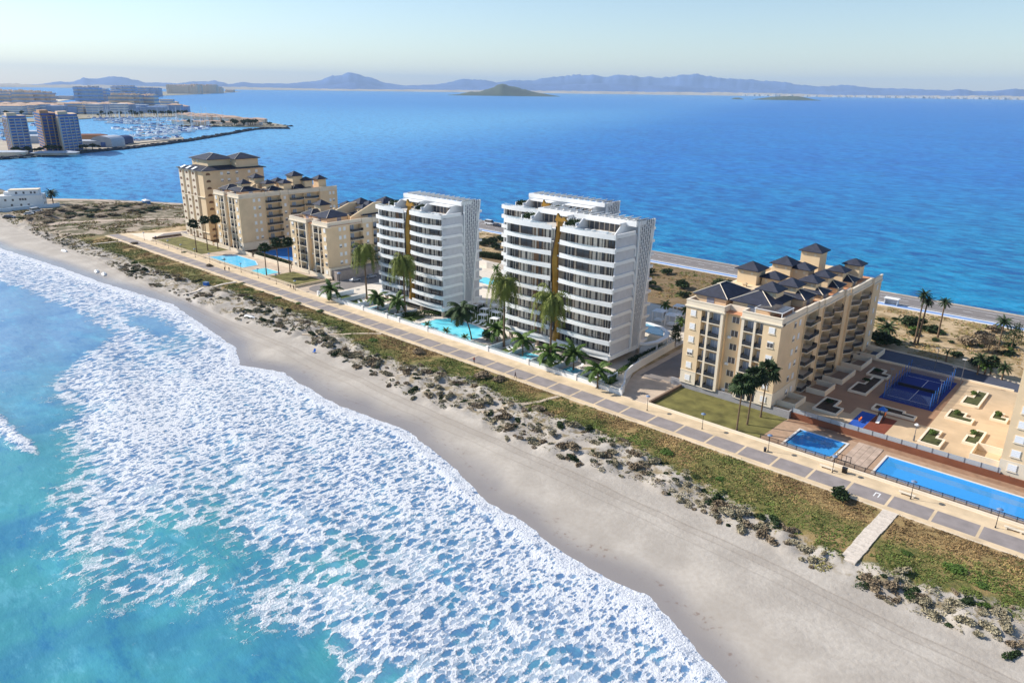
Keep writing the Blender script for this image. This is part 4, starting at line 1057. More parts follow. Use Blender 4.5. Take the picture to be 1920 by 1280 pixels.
# padel court
r = thing('padel_court', 'deep blue padel court with glass and mesh walls in the courtyard', 'sports court', (-44.2, 186, 1.5))
MB().box(0, 12.2, 0, 24.5, .0, .04).build('court_floor', mat('court_blue', hx(20,42,116), .8, .08, .6), r)
b = MB(); b.box(1.1,11.1,3.2,3.3,.041,.05); b.box(1.1,11.1,21.2,21.3,.041,.05); b.box(6.05,6.15,3.3,21.2,.041,.05); b.build('court_lines', m_white, r)
g = MB(); g.wall([(1,6),(1,1),(11.2,1),(11.2,6)], .05, 3, .06); g.wall([(1,18.5),(1,23.5),(11.2,23.5),(11.2,18.5)], .05, 3, .06); g.build('glass_wall', glass_mat('court_glass', hx(90,110,150), .2), r)
g = MB(); g.wall([(1,6.05),(1,18.45)], .05, 3.0, .04); g.wall([(11.2,6.05),(11.2,18.45)], .05, 3.0, .04); g.build('mesh_wall', glass_mat('court_mesh', hx(40,56,100), .25), r)
pm = MB().box(-.06,.06,-.06,.06,0,4).mesh('court_post', m_bluep)
for x in (.9, 11.3):
    for i in range(9): put('court_post', pm, r, (x, 1+i*2.81, 0))
MB().box(1.05,11.15,12.2,12.26,.1,.95).build('net', m_darkm, r)
for x, y in ((.5,6),(11.8,18.5),(11.8,6)):
    MB().cyl((x,y,0),(x,y,6),.07,.06,6).box(x-.5,x+.5,y-.15,y+.15,6,6.15).build('floodlight', m_metal, r)
# playground
sheet('playground_surface_blue', [rect(-44.4,-41.2,164.6,174.6)], 1.515, mat('rubber_blue', hx(40,84,170), .9, .1, 1), t=.03)
sheet('playground_surface_red', [rect(-41.15,-36.6,164.6,174.6)], 1.515, mat('rubber_red', hx(120,62,44), .9, .1, 1), t=.03)
m_orange = mat('play_orange', hx(226,120,50), .6, .1, 1)
sx, sy = G(1652, 786, 1.5)
r = thing('playground_slide', 'small play tower with blue roof and pale slide', 'slide', (sx, sy, 1.52))
b = MB(); [b.box(x-.07,x+.07,y-.07,y+.07,0,2.5) for x in (-.6,.6) for y in (-.6,.6)]; b.box(-.65,.65,-.65,.65,1.1,1.2); b.build('tower_frame', m_darkm, r)
MB().add([(-.9,-.9,2.45),(.9,-.9,2.45),(.9,.9,2.45),(-.9,.9,2.45),(0,0,3.3)], [(0,1,4),(1,2,4),(2,3,4),(3,0,4),(3,2,1,0)]).build('roof', m_bluep, r)
b = MB(); b.add([(-.35,-.65,1.2),(.35,-.65,1.2),(.35,-2.6,.2),(-.35,-2.6,.2),(-.35,-3.2,.15),(.35,-3.2,.15)], [(0,3,2,1),(3,4,5,2)]); b.add([(-.38,-.65,1.5),(-.38,-.65,1.15),(-.38,-2.6,.15),(-.38,-2.6,.45)],[(0,1,2,3)]); b.add([(.38,-.65,1.5),(.38,-.65,1.15),(.38,-2.6,.15),(.38,-2.6,.45)],[(0,3,2,1)])
b.build('slide_chute', m_shut, r); MB().box(.66,.72,-.55,.55,1.2,2.0).build('side_panel', m_orange, r)
sx, sy = G(1612, 790, 1.5)
r = thing('spring_rocker', 'orange spring rocker on the blue playground surface', 'play rocker', (sx, sy, 1.52))
MB().cyl((0,0,0),(0,0,.4),.14,.1,8).build('spring', m_darkm, r)
MB().prism_x([(-.7,.4),(.7,.4),(.8,.95),(.4,.8),(-.3,.8),(-.7,1.1)], -.15, .15).build('rocker_body', m_orange, r)
# block cut by the right edge of the photo
r = thing('sandstone_apartment_block', 'sandstone block cut off by the right edge of the photo', 'apartment block', (-14.6, 163.4, 0))
b = MB(); b.m(0).box(0, 4.6, 0, 40, 0, 27); b.box(4.6, 30, 2.2, 40, 0, 27); b.box(9, 13, 0, 2.199, 0, 27); b.build('wall', [m_sand], r)
b = MB(); b.box(-.2, 4.8, -.2, 40.1, 26.0, 26.4); b.box(-.05,4.65,-.05,40.05,26.401,27.6); b.box(4.81,30,2.0,2.21,26,27.6); b.box(-.08,4.68,-.08,.02,0,4.2); b.build('cornice', m_cream, r)
for k in range(8):
    z = 1.3+k*3.1
    add_window(r, 2.2, -.003 if k else -.083, z+.9, 0, 1.5, 1.4)
    if k: add_balcony(r, 6.8, 2.19, z, 4.2, 1.6); add_door(r, 6.8, 2.18, z+.02, 2.4)
add_roof(r, -.8, 16, 3, 20, 28.6, 2.5); MB().box(0,15,4,19,27,28.42).build('attic', m_sandp, r)
b = MB(); b.box(-5.5, -.1, 1.0, 1.3, 1.4, 3.0); b.box(-5.5, -5.2, 1.31, 8, 1.4, 3.0); b.box(-5.19,-.1,7.7,8,1.4,3.0)
b.build('garden_wall', m_cream, r)
# ------------------------------------------------ left lawns, pools
sheet('left_lawn', [[(-373,147),(-326,147),(-326,161.5),(-372,161.5)]], .05, m_lawn, t=.15)
sheet('left_small_lawn', [[(-267,147.4),(-245,147.4),(-245.5,159.5),(-267,159.5)]], .05, m_lawn, t=.15)
sheet('left_pool_terrace', [[(-372,145.6),(-243.8,145.6),(-243.8,164),(-372,164)]], .0, m_conc, t=.2)
pool('p', 'larger pale blue pool beside the left palm lawn', [(-318,147.2),(-288,147.2),(-288,155),(-296,158.4),(-314,158.4)], .1, water_mat('pool_water_pale', hx(90,196,236), hx(112,206,240)))
pool('p', 'smaller pale blue pool left of the lower sandstone block', rect(-281,-269.5,147.2,154.6), .1, m_poolt)
for x0, x1, lab in ((-376,-342,'cream garden wall at the foot of the tallest sandstone block'),(-340,-305,'cream garden wall at the foot of the middle sandstone block'),(-303,-273,'pale wall between the left pools and shaded palm court'),(-272,-243,'cream garden wall at the foot of the lower sandstone block')):
    b = MB(); b.box(x0, x1, 161.9, 162.2, -.1, 1.5); tag(b.build('garden_wall', m_cream), lab, 'wall')
tag(MB().box(-376.2,-375.6,147.5,161.8,-.1,1.0).build('dividing_wall', mat('dark_wall', hx(120,100,84))), 'low dark wall between the left lawn and bright paved square', 'wall')
tag(MB().box(-244.1,-243.7,146,161.8,-.1,.9).build('dividing_wall', m_sandp), 'low wall between the small left lawn and turning circle', 'wall')
# blue sports court between the left blocks
sheet('small_blue_court', [rect(-311,-283,170,186)], .1, mat('court_blue_small', hx(46,120,190), .7, .1, .5), t=.2)
sheet('shaded_yard', [rect(-312,-275,163,215)], .04, m_conc, t=.1)
# ------------------------------------------------ white complex gardens
r = thing('garden_wall', 'white wall with pillars along the promenade in front of the white towers', 'wall', (-228, 145.5, 0))
MB().box(0,134.5,0,.3,-.1,1.05).build('wall_panel', m_twhite, r)
pm = MB().box(-.45,.45,-.15,.5,-.1,1.7).mesh('pillar', m_twhite)
for x in (0,13.4,27,40.2,46.5,60.5,87.2,103,119.8,134.3): put('pillar', pm, r, (x, 0, 0))
MB().box(.5,134,.12,.18,1.05,1.7).build('glass_rail', m_clear, r)
r = thing('boundary_wall', 'curved white boundary wall beside the access road', 'wall', (0,0,0))
MB().wall([(-93.6,145.7),(-94.4,148),(-96.6,151.5),(-98.9,155.5),(-100.1,160),(-100.9,166),(-101.6,175),(-102.6,187)], -.1, 2.3, .4).build('wall_panel', m_twhite, r)
MB().wall([(-100.7,164.2),(-101.4,175),(-102.4,186.8)], 2.3, 3.1, .06).build('glass_rail', m_clear, r)
gl = []
for x0, x1 in ((-226,-217),(-213.5,-205.5),(-190.5,-186.5),(-138.8,-135.2),(-124,-118.2),(-108,-103),(-103.5,-99.5)):
    gl.append(rect(x0, x1, 146.4, 153.5))
gl.append([(-177,161.5),(-152,161.5),(-152,180),(-170,180)])
gl.append([(-185,146.4),(-179,146.4),(-179,155.5),(-185,155.5)]); gl.append([(-152,146),(-141,146),(-141,150),(-152,148.6)])
gl.append([(-178,145.95),(-152,145.95),(-152,146.9),(-178,146.9)])
sheet('garden_lawn', gl, .05, m_lawn2, t=.1)
m_glassw = mat('frosted_glass_wall', hx(200,212,222), .25, .06, 1, spec=.5)
for i, x in enumerate((-221.5,-213.8,-205,-197,-190.8,-185.3)): tag(MB().box(x-.1,x+.1,146,156.8,0,1.5).build('patio_wall', m_glassw), 'white patio divider in front of the tower behind the main pool', 'wall', 'patio dividers in front of the left white tower')
for i, x in enumerate((-140.3,-132.4,-124.2,-116.3,-108.2,-101.2)): tag(MB().box(x-.1,x+.1,146,157.2 if i < 5 else 155,0,1.6).build('patio_wall', m_glassw), 'white patio divider in front of the nearest white tower', 'wall', 'patio dividers in front of the nearest white tower')
pool('p', 'main turquoise pool with white surround between the two front white towers', [(-175,148.6),(-151.2,147.4),(-150.2,158),(-160,160.2),(-171.5,160.6),(-174.5,156)], .14, m_poolt, cop=1.1)
for lab, rc in (('plunge pool on the patio of the left white tower', rect(-201.5,-195.5,147.2,152)),('plunge pool on the patio at the left end of the nearest tower', rect(-131.8,-127,146.9,153)),('plunge pool on the patio at the right end of the nearest tower', rect(-115.4,-110.8,146.9,152.4)),('long pale plunge pool behind the divider left of the middle patio', rect(-135,-132.8,147,154)),('pale plunge pool between the two right hand patios', rect(-118.1,-116.6,147,153)),('turquoise pool with a beach terrace behind the left white tower', [(-205,201),(-193.5,201),(-193.5,209),(-203,209)])):
    pool('p', lab, rc, .12, m_poolt if 'pale' in lab or 'turq' in lab else water_mat('plunge_water', hx(84,184,214), hx(104,200,222)), cop=.35)
# sun beds and canopies
lb = MB(); lb.box(-.35,.35,-1,.35,.28,.38); lb.add([(-.35,.35,.3),(.35,.35,.3),(.35,.95,.75),(-.35,.95,.75),(-.35,.35,.38),(.35,.35,.38),(.35,.93,.83),(-.35,.93,.83)], [(0,3,2,1),(4,5,6,7),(1,2,6,5),(3,0,4,7),(2,3,7,6),(0,1,5,4)])
lm = lb.mesh('mattress', m_twhite); lf = MB(); [lf.box(x-.03,x+.03,y-.03,y+.03,0,.28) for x in (-.3,.3) for y in (-.9,.3)]; lfm = lf.mesh('frame', m_metal)
L0 = thing('sun_lounger', 'white sun lounger on the garden terrace', 'sun lounger', (-127,154.6,.03), R(20), 'white sun loungers in the tower gardens'); put('mattress', lm, L0); put('frame', lfm, L0)
LP_ = [(-129.5,154.8,0),(-125.6,154.6,.2),(-120.5,150.5,1.2),(-120.5,152.2,1.2),(-112.8,154.2,.1),(-109.6,153.6,.4),(-105.5,150.5,1.3),(-105.5,152.2,1.3),(-137,150.6,1.2),(-137,152.2,1.2),(-199.5,153.8,0),(-196.6,153.8,0),(-188.5,150,1.3),(-188.5,152,1.3),(-209,150,1.2),(-209,152,1.2)]
LP_ += [(-172+i*2.3,162.1,0) for i in range(9)]
for (x, y, a) in LP_: dup(L0, (x, y, .06), a)
cm = MB(); cm.box(-1.7,1.7,-1.7,1.7,2.45,2.6); cm.box(-1.5,1.5,-1.5,1.5,.25,.45); 
cf = MB(); [cf.box(x-.07,x+.07,y-.07,y+.07,0,2.449) for x in (-1.2,1.2) for y in (-1.2,1.2)]
cmm, cfm = MB().add([(-1.35,-1.35,2.45),(1.35,-1.35,2.45),(1.35,1.35,2.45),(-1.35,1.35,2.45),(0,0,2.75)], [(0,1,4),(1,2,4),(2,3,4),(3,0,4),(3,2,1,0)]).mesh('canopy_cloth', m_twhite), cf.mesh('frame', m_twhite)
bedm = MB().box(-.9,.9,-.9,.9,.1,.5).mesh('daybed', m_twhite)
C0 = thing('sun_canopy', 'white square sun canopy with daybed on the garden lawn', 'sun canopy', (-173.5,165.2,.05), R(12), 'white square sun canopies between the front towers')
put('canopy_cloth', cmm, C0); put('frame', cfm, C0); put('daybed', bedm, C0)
for j in range(3):
    for i in range(4):
        if i+j: dup(C0, (-173.2+i*5.6+(j % 2)*1.3, 165.2+j*5.4, .05), R(12))
for x, y, lab in ((-120,207,'white sun canopy behind the nearest tower, left of a pair'),(-114.5,206,'white sun canopy behind the nearest tower, right of a pair'),(-118,217,'white sun canopy farthest back by the pale garden wall')):
    dup(C0, (x, y, .05), R(8), 1.5, lab, 'white sun canopies behind the nearest tower')
# entrance canopy and water terrace right of the near tower
r = thing('entrance_canopy', 'curved white entrance canopy reaching from the nearest tower to the boundary wall', 'canopy', (-107,176,0))
pth = [(-1,-3),(1.8,-.8),(3.2,3),(3.0,8),(1.0,12.5),(-3,15.5),(-8,16.5),(-12,15)]
b = MB(); b.wall(pth, 3.3, 3.75, 1.5); b.build('canopy_beam', m_twhite, r)
MB().prism([(-12,15),(-8,16),(-3,15),(0,12),(1.5,9),(-4,8.5),(-11,10)], 3.35, 3.6).build('canopy_glass', glass_mat('canopy_glass', hx(150,205,225), .8), r)
for p in pth[2::2]: MB().box(p[0]-.2,p[0]+.2,p[1]-.2,p[1]+.2,0,3.3).build('column', m_twhite, r)
tag(MB().prism([(-113,222.2),(-101,221.9),(-101,222.2),(-113,222.5)], 0, 2.2).build('garden_wall', m_twhite), 'white garden wall behind the canopies right of the towers', 'wall')
tag(MB().wall([(-228,224),(-214,221),(-196,224),(-178,223)], 0, 3.0, .5).build('garden_wall', mat('wall_pale', hx(214,206,196), .8, .05, .5)), 'long pale garden wall behind the left white tower', 'wall')
b = MB(); b.box(-101.5,-97.8,196,199,0,2.6); tag(b.build('service_hut', m_twhite), 'small white service hut by the access road', 'hut') 
# ------------------------------------------------ walkways to the beach
m_plank = mat('walkway_planks', hx(206,194,180), .85, .15, 1.5, .3, 3)
def walkway(label, p0, p1, w_, lift=.18):
    r = thing('beach_walkway', label, 'walkway', (0,0,0)); b = MB(); d = Vector(p1)-Vector(p0); n_ = int(d.length/1.5); u = d.normalized(); q = Vector((-u.y,u.x))
    for i in range(n_):
        a = Vector(p0)+u*(i*1.5); c = a+u*1.44; sh = random.uniform(-.1,.1)
        pts = [a-q*(w_/2+sh), c-q*(w_/2+sh), c+q*(w_/2-sh), a+q*(w_/2-sh)]
        zz = [float(land_z(np.array([p.x]), np.array([p.y]))[0]) for p in (a, c)]; z0_, z1_ = max(zz[0],-.5)+lift, max(zz[1],-.5)+lift
        zs = [z0_,z1_,z1_,z0_]; b.add([(p.x,p.y,z-.3) for p, z in zip(pts,zs)]+[(p.x,p.y,z) for p, z in zip(pts,zs)], [(0,3,2,1),(4,5,6,7),(0,1,5,4),(1,2,6,5),(2,3,7,6),(3,0,4,7)])
    b.build('planks', m_plank, r); return r
walkway('wide plank walkway from promenade to beach in the right foreground', (-26.3,134.4), (-27,112.4), 2.6)
walkway('narrow plank walkway crossing the dunes below the two left pools', (-268,134.4), (-266,111), 1.3)
walkway('pale walkway at the far end of the promenade', (-381,134.4), (-384,119), 1.3)
ribbon('sand_path', dense([(-104.5,134),(-105.8,128),(-108.8,121),(-112,114)], 2), 1.0, -.3, mat('sand_path', hx(196,178,156), .95, .1, .8), True)
ribbon('sand_path', dense([(-176,134),(-186,124),(-194,117)], 2), 1.0, -.3, mat('sand_path', hx(196,178,156)), True)
# ================================================================ PLANTS
def leaf_cloud(b, rng, n, fx, s0, s1, flat=.5):
    """n leaf sized faces placed by fx(rng) -> (point, outward)"""
    for _ in range(n):
        p, o = fx(rng); s = rng.uniform(s0, s1); a = Vector((rng.gauss(0,1), rng.gauss(0,1), rng.gauss(0,flat))).normalized()
        c = (Vector(o)+Vector((rng.gauss(0,.5), rng.gauss(0,.5), rng.gauss(0,.5)))).normalized().cross(a)
        if c.length < .1: continue
        c.normalize(); P = Vector(p); q = a.cross(c)*s*.25
        b.add([P-a*s, P+c*s*.55+q, P+a*s, P-c*s*.55+q], [(0,1,2,3)])
def bush_mesh(name, mt, seed, rx, ry, rz_, n=420, leaf=.22, lobes=5):
    rng = random.Random(seed); L = [(rng.uniform(-.5,.5)*rx, rng.uniform(-.5,.5)*ry, rng.uniform(.25,.75)*rz_, rng.uniform(.4,.75)) for _ in range(lobes)]
    def fx(r):
        lx, ly, lz, k = r.choice(L); th, ph = r.uniform(0, 6.283), math.acos(r.uniform(-.25, 1)); rr = r.random()**.35*k
        o = (math.sin(ph)*math.cos(th), math.sin(ph)*math.sin(th), math.cos(ph))
        return (lx+o[0]*rr*rx, ly+o[1]*rr*ry, max(.02, lz+o[2]*rr*rz_*.75)), o
    b = MB(); leaf_cloud(b, rng, n, fx, leaf*.5, leaf*1.3); return b.mesh(name, mt)
DUNE = [bush_mesh('dune_tussock', [m_leafg, m_leafb, m_leafd, m_leafg][i % 4], 100+i, .9+.3*(i % 3), .8, .55, 260, .2, 4) for i in range(6)]
DUNEG = [bush_mesh('dune_shrub', m_leaf if i else m_leafd, 130+i, 1.2, 1.0, .7, 300, .2, 4) for i in range(2)]
rng = random.Random(11); cnt = 0; pts = []
def zl(x, y): return float(land_z(np.array([float(x)]), np.array([float(y)]))[0])
while cnt < 285:
    x = rng.choice([rng.uniform(-235,-2), rng.uniform(-160,0), rng.uniform(-330,-150)])
    t, g = float(T_(x)), float(GR_(x)); y = t-.8+(g-t+1.5)*rng.random()**.9
    if abs(x+27) < 3 or (abs(x+266) < 2): continue
    if vnoise(x/9., y/5., 77) < .36: continue
    if any(abs(x-a) < 1.0 and abs(y-c) < .8 for a, c in pts[-120:]): continue
    pts.append((x, y)); s = rng.uniform(.6, 1.6)*(1.25 if x < -150 else 1.1)
    near = y > g-2 and rng.random() < .35; me_ = rng.choice(DUNEG if near else DUNE)
    o = put('dune_shrub', me_, None, (x, y, zl(x, y)-.1), rng.uniform(0, 6.3), (s, s*rng.uniform(.7,1.1), s*rng.uniform(.7,1.2)))
    cn = {'leaf_grey_straw':'grey straw coloured','leaf_brown':'brown','leaf_dark':'dark green','leaf_green':'green'}[me_.materials[0].name]
    ar = 'in front of the lawn and lap pool' if x > -90 else ('in front of the white towers' if x > -228 else 'in front of the left sandstone blocks')
    tag(o, cn+' dune tussock on the sand '+ar, 'dune shrub', cn+' dune tussocks '+ar); cnt += 1
# past 300 tussocks the rest are one cover of low clumps
rg_ = random.Random(31); mb = MB(); k_ = 0
while k_ < 620:
    x = rg_.choice([rg_.uniform(-240,0), rg_.uniform(-440,-150)]); t, g = float(T_(x)), float(GR_(x)); y = t-.3+(g-t+2)*rg_.random()
    if abs(x+27) < 2.5 or abs(x+266) < 1.5 or vnoise(x/8., y/4., 78) < .42: continue
    s_ = rg_.uniform(.35,.95); z0_ = zl(x, y); k_ += 1; mb.m(rg_.choice([0,0,1,2]))
    def fx_(r): th, ph = r.uniform(0,6.283), math.acos(r.uniform(0,1)); o = (math.sin(ph)*math.cos(th), math.sin(ph)*math.sin(th), math.cos(ph)); return (x+o[0]*s_, y+o[1]*s_*.8, z0_+o[2]*s_*.6), o
    leaf_cloud(mb, rg_, 70, fx_, .09, .24)
tag(mb.build('dune_scrub', [m_leafg, m_leafb, m_leafd]), 'low grey green scrub clumps filling the dunes', 'dune scrub', None, 'stuff')
# ground cover stuff: grass blades on the strip, dunes and wild land
def tufts(name, n, region, mts, s0, s1, seed, label, zoff=0.0):
    rg = np.random.default_rng(seed); x, y, keep = region(rg, n); x, y = x[keep], y[keep]; z = land_z(x, y)+zoff
    k = 5; N_ = len(x); V, Fc = [], []
    s = rg.uniform(s0, s1, N_)*(.6+.8*fbm(x, y, 3.0, 90))
    mi = np.clip(((fbm(x, y, 11, 91)-.5)*1.7+.12+.62*np.clip((y-GR_(x))/(134-GR_(x)), 0, 1)*(y < 135)+.3*(y >= 135)-.25*(x > -24)*(y < 128)+rg.normal(0,.11,N_))*len(mts), 0, len(mts)-1).astype(int)
    vs_, fs_, ms_ = [], [], []
    for j in range(k):
        a = rg.uniform(0, 6.283, N_); w_ = s*.26; l = s*rg.uniform(.5, 1.1, N_); tl = rg.uniform(.2, .9, N_)
        ox, oy = rg.normal(0, .3, N_)*s, rg.normal(0, .3, N_)*s
        c, d = np.cos(a), np.sin(a)
        p0 = np.stack([x+ox-d*w_, y+oy+c*w_, z], -1); p1 = np.stack([x+ox+d*w_, y+oy-c*w_, z], -1); p2 = np.stack([x+ox+c*l*tl, y+oy+d*l*tl, z+l*.42], -1)
        vs_.append(np.stack([p0,p1,p2], 1).reshape(-1,3)); ms_.append(mi)
    v = np.concatenate(vs_); f = np.arange(len(v)).reshape(-1,3)
    me = bpy.data.meshes.new(name); me.from_pydata(v.tolist(), [], f.tolist())
    for mt in mts: me.materials.append(mt)
    me.polygons.foreach_set('material_index', np.concatenate(ms_).astype(np.int32)); me.update()
    return tag(put(name, me), label, name.replace('_', ' '), None, 'stuff')
g1 = mat('grass_green', hx(100,112,54), .9, .35, .25); g2 = mat('grass_straw', hx(164,136,92), .9, .3, .25); g3 = mat('grass_olive', hx(134,126,74), .9, .3, .25); g4 = mat('grass_brown', hx(128,104,70), .9, .3, .25)
def reg_strip(rg, n):
    x = -rg.random(n)**1.3*402+8; g = GR_(x); y = g-1.5+(134.3-g+1.5)*rg.random(n)
    keep = (fbm(x, y, 4, 92) > .34) & (np.abs(x+26.5) > 1.8) & ~((np.abs(x+267) < 1.2)) & ((y > g+.5) | (rg.random(n) < .4)); return x, y, keep
tufts('grass', 42000, reg_strip, [g1, g3, g2, g4], .28, .62, 5, 'green and straw coloured grass on the strip beside the promenade')
def reg_wild(rg, n):
    x = rg.uniform(-520,-378,n); y = 113+rg.random(n)*120; keep = (fbm(x, y, 8, 93) > .5) & (y < L_(x)-12) & ~((x > -402) & (y > 134) & (y < 192)); return x, y, keep
tufts('scrub', 12000, reg_wild, [g3, g4, g1], .6, 1.3, 6, 'low olive and brown scrub on the wild ground left of the blocks')
def reg_in(rg, n):
    x = rg.uniform(-300,30,n); y = rg.uniform(232,281,n); keep = (fbm(x, y, 9, 94) > .5) & ~((x > -243) & (x < -208)) & ~((x > -103) & (x < -86)); return x, y, keep
tufts('scrub', 16000, reg_in, [g3, g2, g1], .4, .95, 7, 'dry scrub and grass on the soil between buildings and lagoon road')
def reg_du(rg, n):
    x = -rg.random(n)**1.1*430+5; t, g = T_(x), GR_(x); y = t+(g-t)*rg.random(n); keep = (fbm(x, y, 5, 95) > .52) & (np.abs(x+26.5) > 2); return x, y, keep
tufts('dune_grass', 9000, reg_du, [mat('grass_grey', hx(170,160,134), .9, .3, .5), g3, g4], .3, .6, 8, 'sparse dry grass on the sand of the dunes')
# individual bushes
BM = [bush_mesh('bush', [m_leafd, m_leaf, m_leafb][i % 3], 200+i, 1.3, 1.2, 1.3, 520, .22, 6) for i in range(6)]
def bush(x, y, s, label, i=0, z=None, group=None, sy=1.0, sz=1.0):
    o = put('bush', BM[i % 6], None, (x, y, zl(x, y)-.05 if z is None else z), random.uniform(0, 6), (s, s*sy, s*sz)); return tag(o, label, 'bush', group)
bx, by = G(1576, 934); bush(bx, by, 1.7, 'rounded dark olive bush at the promenade edge beside the blue box', 3, sz=.85)
for px, py, s, lb in ((470,478,1.6,'dark bush at the grass edge left of the first promenade lamp'),(253,458,1.4,'dark bush at the far end of the grass strip'),(393,500,1.3,'small bush on the promenade edge below the left pool'),(785,663,1.6,'brown bush in the dunes below the white wall'),(905,708,2.0,'largest brown bush in the dunes below the nearest white tower'),(935,715,1.5,'brown bush just right of the largest dune bush'),(1008,768,1.3,'bush in the dunes left of the sand path')):
    x, y = G(px, py, -.2); bush(x, y, s, lb, 2, sz=.6)
for k, (px, py) in enumerate(((455,532),(463,545),(345,474),(420,488),(520,560),(600,585),(490,548),(560,570),(700,640),(1700,1040),(1790,1070),(1840,1100),(1350,900),(1250,850))):
    x, y = G(px, py, -.2); bush(x, y, random.uniform(.8,1.5), 'low green shrub in the grass strip', 1, group='low shrubs in the grass strip', sz=.35)
# dune mounds bushes far left
rng = random.Random(5)
for k in range(90):
    x, y = rng.uniform(-508,-455), rng.uniform(118,192)
    if mound(np.array([x]), np.array([y]))[0] > .5: bush(x, y, rng.uniform(1.5,2.8), 'low grey shrub on the dark mounds near the white villa', rng.choice([0,2,3,5]), group='shrubs on the far dark mounds', sz=.35)
# inland bushes
for k in range(95):
    x = rng.choice([rng.uniform(-208,-104), rng.uniform(-86,20), rng.uniform(-86,10)]); y = rng.uniform(233,279)
    if vnoise(x/12., y/9., 5) < .42: continue
    bush(x, y, rng.uniform(.7,1.7), 'round shrub on dry ground '+('right of' if x > -87 else 'left of')+' the access road, before the lagoon road', rng.choice([0,1,3,0]), group='shrubs before the lagoon road '+('right' if x > -87 else 'left')+' of the access road', sz=rng.uniform(.6,.9))
for k in range(52):
    x, y = rng.choice([(rng.uniform(-262,-214), rng.uniform(243,276)), (rng.uniform(-205,-105), rng.uniform(234,272))]); bush(x, y, rng.uniform(1.8,3.0), 'large dark shrub in the thicket between the white towers and lagoon road', 3, group='thicket shrubs behind the white towers', sz=.8)
for px, py, s, lb, i in ((1660,648,3.6,'big round dark green bush at the corner of the car park',3),(1712,612,3.2,'dark spreading tree beyond the pair of tall park palms',3),(1742,622,2.2,'dark bush left of the single tall park palm',0),(1812,645,2.5,'brown leafless shrub in the park',2),(1845,640,2.8,'grey brown tree in the park left of the dark conifer',5),(1865,622,2.2,'brown shrub near the lagoon road',2),(1790,668,1.6,'small bush on the park path',0),(1830,685,2.2,'bushy tree behind the car park',3)):
    x, y = G(px, py, 0); bush(x, y, s, lb, i, sz=.85)
for (rt, w_, d, gr) in PLANTERS:
    x, y, z = rt.location; k = 1 if d > w_ else 0
    o = put('bush', BM[0 if gr == 0 else 1], None, (x+w_*.3, y+d*(.7 if k else .3), z+.35), 1.0, (.8,.8,.75)); tag(o, 'leafy shrub growing in a white walled courtyard planter', 'bush', 'shrubs in the courtyard planters')
def hedge(label, path, w_, h_, mt, seed):
    rg = random.Random(seed); b = MB(); P = [Vector(p) for p in path]; Ls = [(P[i+1]-P[i]).length for i in range(len(P)-1)]; T = sum(Ls)
    def fx(r):
        t = r.random()*T; i = 0
        while t > Ls[i] and i < len(Ls)-1: t -= Ls[i]; i += 1
        p = P[i]+(P[i+1]-P[i])*(t/Ls[i]); a, z = r.uniform(-1,1), r.random()
        hh = h_*(.8+.35*vnoise(p.x/1.3, p.y/1.3, seed)); return (p.x+a*w_/2, p.y+r.uniform(-1,1)*w_/2, z**.6*hh), (a, 0, z)
    leaf_cloud(b, rg, int(T*w_*h_*70), fx, .1, .26); return tag(b.build('hedge', mt), label, 'hedge')
hedge('leafy hedge curving from the left tower towards the main pool', [(-186,150),(-181,156.5),(-177,160.5),(-173,163)], 1.6, 1.6, m_leaf, 1)
hedge('dark hedge at the side foot of the left white tower', [(-172.5,160),(-171.5,176)], 2.0, 1.8, m_leafd, 2)
hedge('hedge inside the curved boundary wall by the nearest tower', [(-99.5,149.5),(-102,155),(-103,164)], 1.3, 1.3, m_leaf, 3)
hedge('dark planting under the side of the nearest white tower', [(-104.4,166),(-104.6,184)], 1.6, 1.5, m_leafd, 4)
hedge('reed like hedge behind the left part of the white wall', [(-195,146.7),(-180.5,146.7)], .8, 1.4, m_leaf, 5)
hedge('row of low plants behind the white wall at the main pool', [(-178,146.3),(-152,146.3)], .5, .7, m_leafy, 6)
hedge('low hedge behind the white wall by the nearest tower patios', [(-139,146.4),(-103,146.4)], .4, .8, m_leaf, 7)
hedge('purple brown hedge behind the gap between the white towers', [(-238,234),(-214,240)], 3.0, 2.6, m_leafd, 9)
hedge('shrubs in the shaded court between the left sandstone blocks', [(-303,163.6),(-276,163.6)], 2.2, 2.2, m_leafd, 8)
